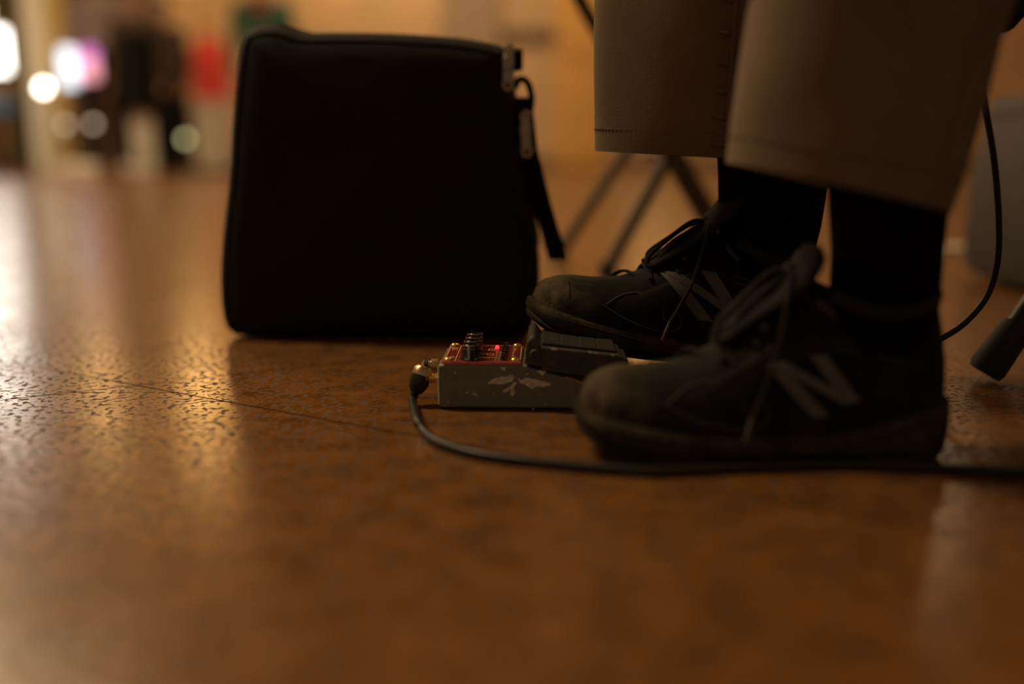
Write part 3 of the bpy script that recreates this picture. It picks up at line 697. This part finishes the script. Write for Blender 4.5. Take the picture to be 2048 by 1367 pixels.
# ---- socks
def sock(rings_): 
    o = MB().loft([ellipse(c, (a, 0, 0), (0, b, 0), 20) for c, a, b in rings_]).build('sock', M['sock']); return child(o)
sock([((.250, .674, .075), .033, .027), ((.2545, .674, .105), .0365, .031), ((.254, .674, .14), .0365, .034), ((.252, .674, .18), .039, .037), ((.255, .674, .24), .044, .041), ((.262, .676, .30), .047, .045)])
sock([((.228, .905, .065), .034, .028), ((.231, .905, .10), .040, .031), ((.233, .905, .14), .046, .035), ((.234, .905, .18), .049, .039), ((.232, .91, .24), .050, .042), ((.225, .915, .30), .052, .046)])

# ---- trousers: two legs meeting at the hips, open hems with a folded edge
hipN = Vector((.62, .70, .47)); hipF = Vector((.62, .88, .47))
kneeN = Vector((.29, .674, .52)); kneeF = Vector((.21, .915, .53))
def wrinkle(ring_, k, amt):
    return [p + Vector((0, amt * noise.noise(Vector((p.x * 22, k, p.z * 14))), 0)) for p in ring_]
def leg(hem, tops, knee, hip, seam_e):
    R = []
    c, a, b = hem
    up = Vector((.1 * a.length, 0, 1)).normalized()
    R.append(ellipse(c + Vector((0, 0, .035)), a * .93, b * .90, 48, seam_e))
    R.append(ellipse(c + Vector((0, 0, .002)), a * .965, b * .955, 48, seam_e))
    R.append(ellipse(c, a, b, 48, seam_e))
    for k, (cc, aa, bb) in enumerate(tops): R.append(wrinkle(ellipse(cc, aa, bb, 48, seam_e), k, .006))
    cl, al, bl = tops[-1]
    t = (hip - knee).normalized()
    # bend at the knee and run along the thigh
    R.append(ellipse(knee + Vector((.012, 0, -.04)), Vector((.088, 0, .035)), Vector((0, .075, 0)), 48, 1))
    R.append(ellipse(knee + Vector((.025, 0, -.005)), Vector((.078, 0, .075)), Vector((0, .08, 0)), 48, 1))
    side = Vector((0, 1, 0)); n_ = t.cross(side).normalized()
    if n_.z < 0: n_ = -n_
    for f, r in ((.22, .085), (.5, .092), (.8, .10), (1.0, .105)):
        R.append(ellipse(knee + (hip - knee) * f + Vector((0, 0, -.015)), n_ * r, side * (r * .98), 48, 1))
    return R
V = Vector
hemN = (V((.2165, .672, .1835)), V((.0735, 0, -.0165)), V((0, .062, .0)))
topsN = [(V((.2215, .672, .215)), V((.0765, 0, -.014)), V((0, .064, 0))), (V((.2265, .672, .25)), V((.0785, 0, -.012)), V((0, .066, 0))), (V((.233, .672, .285)), V((.080, 0, -.010)), V((0, .067, 0))),
         (V((.240, .672, .32)), V((.082, 0, -.008)), V((0, .069, 0))), (V((.256, .673, .40)), V((.086, 0, 0)), V((0, .072, 0)))]
hemF = (V((.1795, .905, .2015)), V((.1055, 0, -.0055)), V((0, .052, 0)))
topsF = [(V((.1795, .906, .235)), V((.1065, 0, -.005)), V((0, .054, 0))), (V((.180, .907, .27)), V((.108, 0, -.004)), V((0, .056, 0))), (V((.181, .908, .31)), V((.1095, 0, -.003)), V((0, .058, 0))),
         (V((.182, .91, .35)), V((.110, 0, -.002)), V((0, .060, 0))), (V((.19, .912, .42)), V((.106, 0, 0)), V((0, .068, 0)))]
tb = MB()
tb.loft(leg(hemN, topsN, kneeN, hipN, 1.0), False, True); tb.loft(leg(hemF, topsF, kneeF, hipF, 1.16), False, True)
tb.loft([ellipse((.62 + dx, .79, z), (a, 0, 0), (0, b, 0), 32) for dx, z, a, b in ((.03, .385, .09, .13), (.02, .41, .13, .17), (.01, .48, .135, .185), (0, .55, .12, .175), (0, .60, .11, .165))])
trs = child(tb.build('trousers', M['trouser'], angle=75))
# seam, hem stitching and puckers on both legs
def ring_pt(rg, ang, e, off):
    c, a, b = rg; x = math.cos(ang); y = math.sin(ang)
    d = a * math.copysign(abs(x) ** e, x) + b * math.copysign(abs(y) ** e, y)
    return c + d + d.normalized() * off
def sub(o): o.parent = trs; return o
for (hm, tp, e, sa) in ((hemF, topsF, 1.16, -PI / 2 + .015), (hemN, topsN, 1.0, -PI / 2 + .62)):
    rs_ = [hm] + tp[:4]
    pts = [wrinkle([ring_pt(r, sa, e, .0004)], i - 1, .006)[0] if i else ring_pt(r, sa, e, .0004) for i, r in enumerate(rs_)]
    sub(MB().tube(pts, .0018, 6, smooth=4).build('side_seam', M['trouser']))
    st = MB()
    mid = (hm[0] * .42 + tp[0][0] * .58, hm[1] * .42 + tp[0][1] * .58, hm[2] * .42 + tp[0][2] * .58)
    for i in range(110):
        a0 = 2 * PI * i / 110
        st.tube([wrinkle([ring_pt(mid, a0 + d, e, .0003)], 0, .0035)[0] for d in (0, .018, .036)], .0006, 5)
    o = sub(st.build('hem_stitching', M['stitch'])); o['kind'] = 'stuff'
    Pp, _ = catmull(pts, 5)
    for i in range(2, len(Pp) - 1, 3):
        sub(MB().tube([Pp[i] + V((-.013, -.0005, .0008)), Pp[i] + V((-.006, -.0012, 0)), Pp[i] + V((-.0008, -.0006, -.0006))], [.0005, .0022, .0013], 6, smooth=3).build('seam_pucker', M['trouser']))

# ---- body, shirt, head (above the frame)
def limb(mb, pts, rs, n=12):
    mb.tube(pts, rs, n, smooth=3)
    for p, r in ((pts[0], rs[0]), (pts[-1], rs[-1])): ball(mb, p, (r, r, r))
def ball(mb, c, r, n=12):
    c = Vector(c); rg = []
    for i in range(1, 8):
        a = -PI / 2 + PI * i / 8; rg.append([c + Vector((r[0] * math.cos(a) * math.cos(2 * PI * j / n), r[1] * math.cos(a) * math.sin(2 * PI * j / n), r[2] * math.sin(a))) for j in range(n)])
    mb.loft(rg)
def hand(mb, wrist, d, across, k=1.0):
    d = Vector(d).normalized(); ac = Vector(across).normalized(); nn = d.cross(ac).normalized()
    if nn.z > 0: nn = -nn
    pal = wrist + d * .05
    mb.loft([ellipse(wrist + d * s, ac * a, nn * b, 12) for s, a, b in ((0, .024, .018), (.03, .036, .016), (.07, .041, .014), (.088, .038, .012))])
    for i, (o, ln) in enumerate(((-.030, .058), (-.010, .072), (.010, .068), (.029, .052))):
        b0 = wrist + d * .075 + ac * o
        mb.tube([b0, b0 + d * .02 + ac * o * .2, b0 + d * ln * .65 + ac * o * .25 + nn * .008, b0 + d * ln * .92 + ac * o * .25 + nn * .024], [.0098, .0098, .009, .0078], 8, smooth=2)
    t0 = wrist + d * .025 - ac * .03
    mb.tube([t0, t0 + d * .025 - ac * .02 + nn * .008, t0 + d * .05 - ac * .026 + nn * .018], [.012, .011, .009], 8, smooth=2)
def remesh(o, v):
    r = o.modifiers.new('remesh', 'REMESH'); r.mode = 'VOXEL'; r.voxel_size = v; r.use_smooth_shade = True
    s = o.modifiers.new('smooth', 'SMOOTH'); s.factor = .5; s.iterations = 4
    return o
def figure(root, J, fwd, side, cl, place):
    """one continuous body, clothes as children; J holds joint positions"""
    b = MB(); fwd = Vector(fwd); side = Vector(side)
    pel, chest, neck, head = (Vector(J[k]) for k in ('pelvis', 'chest', 'neck', 'head'))
    tors = lambda g: [ellipse(c, side * (a + g), fwd * (f + g), 20) for c, a, f in ((pel - (chest - pel) * .25, .12, .08), (pel, .16, .105), (pel.lerp(chest, .45), .14, .095), (pel.lerp(chest, .75), .155, .10), (chest, .17, .105), (chest.lerp(neck, .6), .165, .085), (neck, .07, .06))]
    b.loft(tors(0)); b.tube([neck - (head - neck) * .3, head], [.055, .05], 12)
    hr = (.078, .096, .118); R3 = Matrix((side, fwd, (0, 0, 1))).transposed()
    hb = MB(); ball(hb, (0, 0, 0), hr, 16); ball(hb, (0, .03, -.055), (.05, .055, .055), 12); ball(hb, (0, .098, -.012), (.013, .020, .022), 8)
    for s in (-1, 1): ball(hb, (s * .078, 0, -.005), (.012, .022, .032), 8)
    ball(hb, (0, .084, -.052), (.022, .010, .007), 8)
    b.add([head + Vector((0, 0, .03)) + R3 @ Vector(p) for p in hb.v], hb.f)
    sl = MB(); sl.loft(tors(.014))
    tz = MB()
    for s, n_ in ((-1, 'l'), (1, 'r')):
        shd, elb, wri, hp, kn, an = (Vector(J[k + n_]) for k in ('sh_', 'el_', 'wr_', 'hip_', 'kn_', 'an_'))
        limb(b, [shd, shd.lerp(elb, .5), elb, elb.lerp(wri, .4), wri], [.052, .046, .038, .038, .026])
        hand(b, wri, (wri - elb), side * -s if J.get('hand_in') else fwd, 1)
        limb(b, [hp, hp.lerp(kn, .5), kn, kn.lerp(an, .35), an], [.085, .072, .052, .050 * J.get('shank', 1), .034 * J.get('shank', 1)])
        sv = cl.get('sleeve', 1.0)
        limb(sl, [shd, shd.lerp(elb, .5), elb] + ([elb.lerp(wri, .5), elb.lerp(wri, .9)] if sv > .6 else []), [.066, .060, .054] + ([.050, .044] if sv > .6 else []))
        if cl.get('trousers'):
            limb(tz, [hp, hp.lerp(kn, .5), kn, kn.lerp(an, .5), an + Vector((0, 0, .02))], [k * cl.get('slim', 1) for k in (.105, .092, .078, .072, .066)])
    parts = [remesh(b.build('body', M['skin']), .011), remesh(sl.build('shirt', M[cl['shirt']]), .014)]
    if cl.get('trousers'):
        tz.loft([ellipse(pel + Vector((0, 0, z)), side * a, fwd * f, 20) for z, a, f in ((-.10, .13, .09), (-.03, .175, .125), (.08, .165, .12))])
        parts.append(remesh(tz.build('trousers', M[cl['trousers']]), .016))
    if cl.get('skirt'):
        parts.append(MB().loft([ellipse(pel + Vector((0, 0, z)), side * a, fwd * (a * .75), 28) for z, a in ((.12, .15), (.02, .19), (-.15, .23), (-.35, .26), (-.36, .25), (-.15, .22), (.1, .14))]).build('skirt', M[cl['skirt']]))
    h = MB(); hh = []
    for i in range(7):
        a = -.15 + (PI / 2 + .1) * i / 6
        hh.append([head + Vector((0, 0, .045)) + R3 @ Vector((.088 * math.cos(a) * math.cos(2 * PI * j / 16), -.014 + .104 * math.cos(a) * math.sin(2 * PI * j / 16), .118 * math.sin(a))) for j in range(16)])
    h.loft(hh); parts.append(h.build('hair', M[cl.get('hair', 'hair')]))
    for s in (-1, 1):
        e = MB(); ball(e, head + Vector((0, 0, .03)) + R3 @ Vector((s * .032, .086, .012)), (.011, .011, .009), 8); parts.append(e.build('eye', M['eye']))
    for o in parts: place(o)
    return parts
J = dict(pelvis=(.62, .79, .50), chest=(.59, .79, .82), neck=(.565, .79, .99), head=(.54, .79, 1.10),
         sh_l=(.59, .61, .92), el_l=(.56, .56, .68), wr_l=(.40, .62, .645), sh_r=(.59, .97, .92), el_r=(.56, 1.02, .68), wr_r=(.40, .95, .65),
         hip_l=hipN, kn_l=V((.268, .674, .49)), an_l=(.253, .674, .10), hip_r=hipF, kn_r=V((.225, .913, .49)), an_r=(.236, .905, .10), hand_in=True, shank=.62)
pts_ = figure(per, J, (-1, 0, 0), (0, -1, 0), dict(shirt='maroon'), child)
# loose shirt tail hanging down beside the seat
def tail(pts, th):
    mb = MB(); N = len(pts); mb.add([p + V((0, -th, 0)) for p in pts] + [p + V((0, th, 0)) for p in pts], [tuple(range(N)), tuple(reversed(range(N, 2 * N)))] + [(i, (i + 1) % N, (i + 1) % N + N, i + N) for i in range(N)]); return mb
tp_ = [at(u, v, .84) for u, v in ((1962, -60), (1968, 0), (1976, 45), (1988, 66), (2003, 69), (2020, 58), (2036, 40), (2052, 24), (2080, -5), (2120, -60), (2200, -240), (2080, -260))]
child(tail(tp_, .010).build('shirt_tail', M['maroon'], smooth=False, bevel=.005))

# ================================================================== STOOL
sto = empty('folding_stool', (.60, .86, 0)); tag(sto, 'low folding stool with black tube legs and rubber feet under the seated person', 'stool')
foot = G(1984, 764); SX = .60; SY = .86
LFT = foot.x - .008 - SX; 
seat = MB().box((.06, -.05, .352), (.32, .40, .05)).build('seat', M['black_cloth'], sto, smooth=False, bevel=.02, seg=4)
MB().box((.06, -.05, .321), (.28, .34, .012)).build('seat_frame', M['black_metal'], sto, smooth=False)
for (y, flip) in ((foot.y - SY, 1), (foot.y - SY - .32, 1), (foot.y - SY + .03, -1), (foot.y - SY - .29, -1)):
    if y < -.2 and flip == 1: xa = LFT
    xa, xb = (LFT, LFT + .19) if flip == 1 else (.32, -.12)
    a = V((xa, y, .009)); b = V((xb, y, .318))
    d = (b - a).normalized()
    if y < -.2 and flip == 1:
        a = V((.02, y, .012)) ; b = V((.20, y, .318)); d = (b - a).normalized()
    lg_ = MB().tube([a + d * .03, b], .0120, 14).build('leg', M['black_metal'], sto)
    MB().tube([a, a + d * .006, a + d * .045, a + d * .052], [.0145, .0165, .0145, .0125], 16).build('rubber_foot', M['rubber'], lg_)

# ================================================================== HANGING CABLE
cb2 = empty('instrument_cable', (0, 0, 0)); tag(cb2, 'thin black cable hanging down behind the brown trouser leg at right', 'cable')
hp_ = [at(1975, -60, .80), at(1966, 60, .80), at(1964, 150, .80), at(1972, 220, .81), at(1988, 320, .82), at(1997, 430, .83), at(1995, 520, .84), at(1975, 590, .85), at(1930, 645, .85), at(1880, 678, .85), at(1810, 715, .84), G(1740, 790, .003), G(1640, 810, .003), G(1560, 800, .003), G(1450, 770, .003)]
MB().tube(hp_, .0027, 10, smooth=6).build('cable_lead', M['cable_dark'], cb2)

# ================================================================== GREY CASE, X STAND, WHITE SLAB
ca = empty('equipment_case', (.735 + .24, 1.50, 0)); tag(ca, 'dark grey rounded equipment case standing on floor behind the stool', 'case')
cr = []
def rrect(hx, hy, r, z, n=6):
    pts = []
    for (cx, cy, a0) in ((hx - r, hy - r, 0), (-hx + r, hy - r, PI / 2), (-hx + r, -hy + r, PI), (hx - r, -hy + r, 1.5 * PI)):
        for i in range(n + 1): pts.append((cx + r * math.cos(a0 + PI / 2 * i / n), cy + r * math.sin(a0 + PI / 2 * i / n), z))
    return pts
MB().loft([rrect(.20, .11, .03, .004), rrect(.232, .135, .035, .012), rrect(.243, .145, .04, .04), rrect(.24, .145, .04, .16), rrect(.226, .138, .04, .270), rrect(.222, .135, .04, .284), rrect(.21, .125, .035, .288)]).build('case_body', M['case'], ca)
MB().loft([rrect(.229, .141, .042, .255), rrect(.229, .141, .042, .263)]).build('lid_seam', M['black_metal'], ca)
MB().tube([(-.06, 0, .284), (-.055, 0, .31), (0, 0, .316), (.055, 0, .31), (.06, 0, .284)], .008, 8, smooth=4).build('handle', M['black_metal'], ca)
for sx in (-1, 1): MB().box((sx * .1, -.142, .26), (.035, .008, .04)).build('latch', M['nickel'], ca, smooth=False, bevel=.003)

xs = empty('folding_stand', tuple(G(1290, 520))); tag(xs, 'thin-barred folding cross-legged stand on the floor behind the trouser legs', 'stand')
XO = xs.location
def bar(a, b, y_=None):
    o = MB().tube([a - XO, b - XO], .011, 12).build('bar', M['brown_metal'], xs); return o
f1 = G(1214, 540, .012); Y1 = f1.y
def ext(p, q, k): return p + (q - p) * k
c1 = at(1338, 312, Y1 + .02); bar(f1, ext(f1, c1, 2.35))
topA = at(1152, -14, Y1 - .02); dA = at(1338, 312, Y1 - .02) - topA; tz_ = (topA.z - .012) / (-dA.z); bar(topA, topA + dA * tz_)
f2 = G(1120, 505, .012); Y2 = f2.y; g2 = at(1250, 305, Y2); bar(f2, ext(f2, g2, 2.2))
dA2 = V((-dA.x, 0, -dA.z)); b2 = V(((topA + dA * tz_).x + .06, Y2 - .04, .012)); bar(b2, b2 + dA2 * 1.35)
MB().tube([c1 - XO + V((0, -.05, 0)), V((c1.x, Y2 + .02, c1.z)) - XO], .007, 10).build('cross_pin', M['brown_metal'], xs)
for p in (f1, f2, topA + dA * tz_, b2): MB().lathe([(.015, 0), (.015, .02), (.012, .026)], V((p.x, p.y, .0)) - XO, n=14).build('foot_cap', M['rubber'], xs)

p = G(1908, 503); pc = MB().prism([(-.045, -.03), (.04, -.034), (.046, .028), (-.04, .034)], 0, .012, 'z').build('folded_card', M['paper'], smooth=False, bevel=.002); pc.location = p; pc.location.z = .0005  # flat white slab placed for a pale patch on the floor
tag(pc, 'small white folded card lying on the floor between trouser leg and grey case', 'card')

# ================================================================== BACKGROUND PEOPLE
def standing(name, u, Y, heading, label, cl, scale=1.0, arms=None, stance=.11):
    root = empty(name, tuple(V((at(u, 330, Y).x, Y, 0))), heading); tag(root, label, 'person')
    root.scale = (scale,) * 3
    arms = arms or {}
    J = dict(pelvis=(0, 0, .95), chest=(0, 0, 1.27), neck=(0, 0, 1.46), head=(0, -.01, 1.57))
    for s, n_ in ((-1, 'l'), (1, 'r')):
        J['sh_' + n_] = (s * .19, 0, 1.385); J['el_' + n_] = arms.get('el_' + n_, (s * .25, .02, 1.10)); J['wr_' + n_] = arms.get('wr_' + n_, (s * .25, -.06, .86))
        J['hip_' + n_] = (s * .09, 0, .90); J['kn_' + n_] = (s * stance, -.01, .49); J['an_' + n_] = (s * (stance + .01), .02, .09)
    def place(o): o.parent = root
    figure(root, J, (0, -1, 0), (1, 0, 0), cl, place)
    for s in (-1, 1):
        rings_ = []
        for x in (.003, .01, .024, .046, .075, .105, .135, .16, .19, .22, .238, .249, .253):
            zt = min(sinterp(ZT, x), .085); wd = half_w(x)
            rings_.append(ellipse((s * (stance + .012), .10 - .253 + x, zt / 2 + .004), (wd, 0, 0), (0, 0, zt / 2), 14, .8))
        so = MB().loft(rings_).build('shoe', M[cl['shoes']], root)
    return root
PYB = 8.75
standing('person', 222, PYB, .35, 'person standing in grey mauve top and black trousers, bare forearm forward', dict(shirt='mauve_cloth', trousers='black_cloth', shoes='white_cloth', sleeve=.5), 1.0,
         dict(el_r=(.26, -.02, 1.12), wr_r=(.36, -.22, 1.20)))
pb_ = standing('person', 342, PYB + .25, -.3, 'person in dark brown top and long black skirt beside the yellow green globe lamp', dict(shirt='brown_cloth', trousers='black_cloth', shoes='black_cloth'), .86, stance=.10)
MB().loft([ellipse((0, 0, z), (a, 0, 0), (0, b, 0), 28) for z, a, b in ((1.10, .16, .12), (.95, .21, .15), (.6, .25, .19), (.10, .28, .22), (.11, .26, .20), (.6, .22, .17), (1.0, .15, .12))]).build('skirt', M['black_cloth'], pb_)
pt = standing('person', 538, PYB + .1, .1, 'person standing in teal top with dark red scarf behind the bag', dict(shirt='teal_cloth', skirt='pale_cloth', shoes='pale_cloth'), 1.0, stance=.13)
MB().loft([ellipse((0, 0, z), (a, 0, 0), (0, b, 0), 20) for z, a, b in ((1.44, .11, .10), (1.40, .13, .115), (1.33, .12, .13), (1.28, .06, .125))]).build('scarf', mat('dark_red_scarf', (.16, .02, .02), .9, var=.15), pt)
for s in (-1, 1):
    MB().loft([ellipse((s * .135, .015, z), (r, 0, 0), (0, r, 0), 16) for z, r in ((.05, .065), (.2, .07), (.45, .078), (.62, .08))]).build('legging', M['pale_cloth'], pt)
pw_ = standing('person', 290, 8.15, 0, 'person in long dark coat and white trousers standing between the grey-topped and the brown-topped person', dict(shirt='brown_cloth', trousers='white_cloth', shoes='white_cloth', slim=.7), .84, stance=.05)
MB().loft([ellipse((0, 0, z), (a, 0, 0), (0, b, 0), 24) for z, a, b in ((1.30, .18, .13), (1.0, .18, .14), (.75, .18, .15), (.58, .18, .15), (.59, .165, .14), (.9, .15, .12))]).build('coat', M['black_cloth'], pw_)

pls = empty('plinth', (at(428, 295, PYB - .3).x, PYB - .3, 0)); tag(pls, 'pale wooden plinth carrying a red bag beside the black carry bag', 'plinth')
MB().box((0, 0, .29), (.23, .30, .52)).build('column', M['pale_cloth'], pls, smooth=False, bevel=.01)
MB().box((0, 0, .57), (.27, .34, .04)).build('top', M['pale_cloth'], pls, smooth=False, bevel=.01)
MB().box((0, 0, .02), (.27, .34, .04)).build('base', M['brown_cloth'], pls, smooth=False, bevel=.01)
rbag = empty('tote_bag', (pls.location.x + .005, PYB - .3, .59)); tag(rbag, 'bright red tote bag standing on the pale plinth', 'bag')
MB().loft([rrect(.125, .09, .03, .003), rrect(.135, .10, .03, .08), rrect(.13, .085, .03, .30), rrect(.115, .05, .03, .46), rrect(.10, .03, .02, .48)]).build('bag_body', M['red_cloth'], rbag)
MB().tube([(-.06, -.03, .44), (-.05, -.04, .55), (0, -.04, .60), (.05, -.04, .55), (.06, -.03, .44)], .010, 8, smooth=4).build('handle', M['red_cloth'], rbag)

def sneaker(u, v, rz, label):
    p = G(u, v); e = empty('sneaker', (p.x, p.y, 0), rz); tag(e, label, 'shoe', 'white sneakers by the pillar')
    rg = []; rs2 = []
    for x in (.003, .01, .024, .046, .075, .105, .135, .16, .19, .22, .238, .249, .253):
        zt = min(sinterp(ZT, x), .10); wd = half_w(x)
        rg.append(ellipse((x - .12, 0, zt / 2 + .006), (0, wd, 0), (0, 0, zt / 2), 14, .8)); rs2.append(ellipse((x - .12, 0, .009), (0, wd + .004, 0), (0, 0, .009), 14, .6))
    MB().loft(rg).build('upper', M['white_cloth'], e); MB().loft(rs2).build('sole', M['paper'], e)
sneaker(138, 352, .3, 'white sneaker lying on the floor close to the foot of the pillar'); sneaker(170, 357, -.5, 'white sneaker lying nearer the grey-topped person than the pillar')

# ================================================================== LITTLE LIGHTS BY THE PILLAR
def globe(u, v, Y, r, m, label, cat='lamp', group=None, nm='globe_lamp'):  # dim and green globes are invented bodies for blurred bright spots
    p = at(u, v, Y); e = empty(nm, (p.x, Y, 0)); tag(e, label, cat, group)
    MB().lathe([(.05, 0), (.05, .012), (.012, .02), (.009, .03), (.009, p.z - r * .8)], n=14).build('stem', M['black_metal'], e)
    b = MB(); ball(b, (0, 0, p.z), (r, r, r), 14); b.build('bulb', M[m], e)
globe(87, 175, 8.6, .034, 'bulb_white', 'bright white globe lamp on thin stem in front of the cream pillar')
globe(130, 250, 8.3, .026, 'bulb_warm', 'small dim globe lamp on a thin stem close beside the pillar', 'lamp', 'small floor globe lamps')
globe(186, 248, 7.9, .024, 'bulb_warm', 'small dim globe lamp in front of the grey-topped person in black trousers', 'lamp', 'small floor globe lamps')
globe(371, 278, 8.2, .026, 'bulb_green', 'yellow green globe lamp on a short stem before black trousers')
def lantern(u, v0, v1, Y, r, parts, label):
    a = at(u, v1, Y); e = empty('lantern', (a.x, Y, 0)); tag(e, label, 'lantern')
    z0 = a.z; z1 = at(u, v0, Y).z
    MB().lathe([(.06, 0), (.06, .015), (.012, .025), (.012, z0)], n=14).build('stand', M['black_metal'], e)
    for nm, f0, f1, m in parts:
        za = z0 + (z1 - z0) * f0; zb = z0 + (z1 - z0) * f1
        MB().lathe([(r * .7, za), (r, za + .01), (r, zb - .01), (r * .7, zb)], n=18).build(nm, M[m], e)
lantern(140, 97, 172, 8.45, .062, [('glow_tube', 0, 1, 'glow_blue')], 'tall blue white glowing lantern on a stand beside the pillar')
lantern(180, 96, 160, 8.40, .07, [('lower_shade', 0, .62, 'glow_pink'), ('upper_shade', .62, 1, 'glow_purple')], 'pink and purple glowing lantern next to the blue white one')
bx = empty('storage_tub', (at(4, 295, 9.0).x, 9.0, 0)); tag(bx, 'blue plastic tub on a dark stand below the lit window', 'tub')
MB().loft([rrect(.09, .1, .02, .50), rrect(.105, .115, .02, .64), rrect(.11, .12, .02, .66)]).build('tub', M['blue_plastic'], bx)
for sx in (-1, 1): MB().box((sx * .07, 0, .25), (.03, .16, .5)).build('leg', M['olive'], bx, smooth=False)
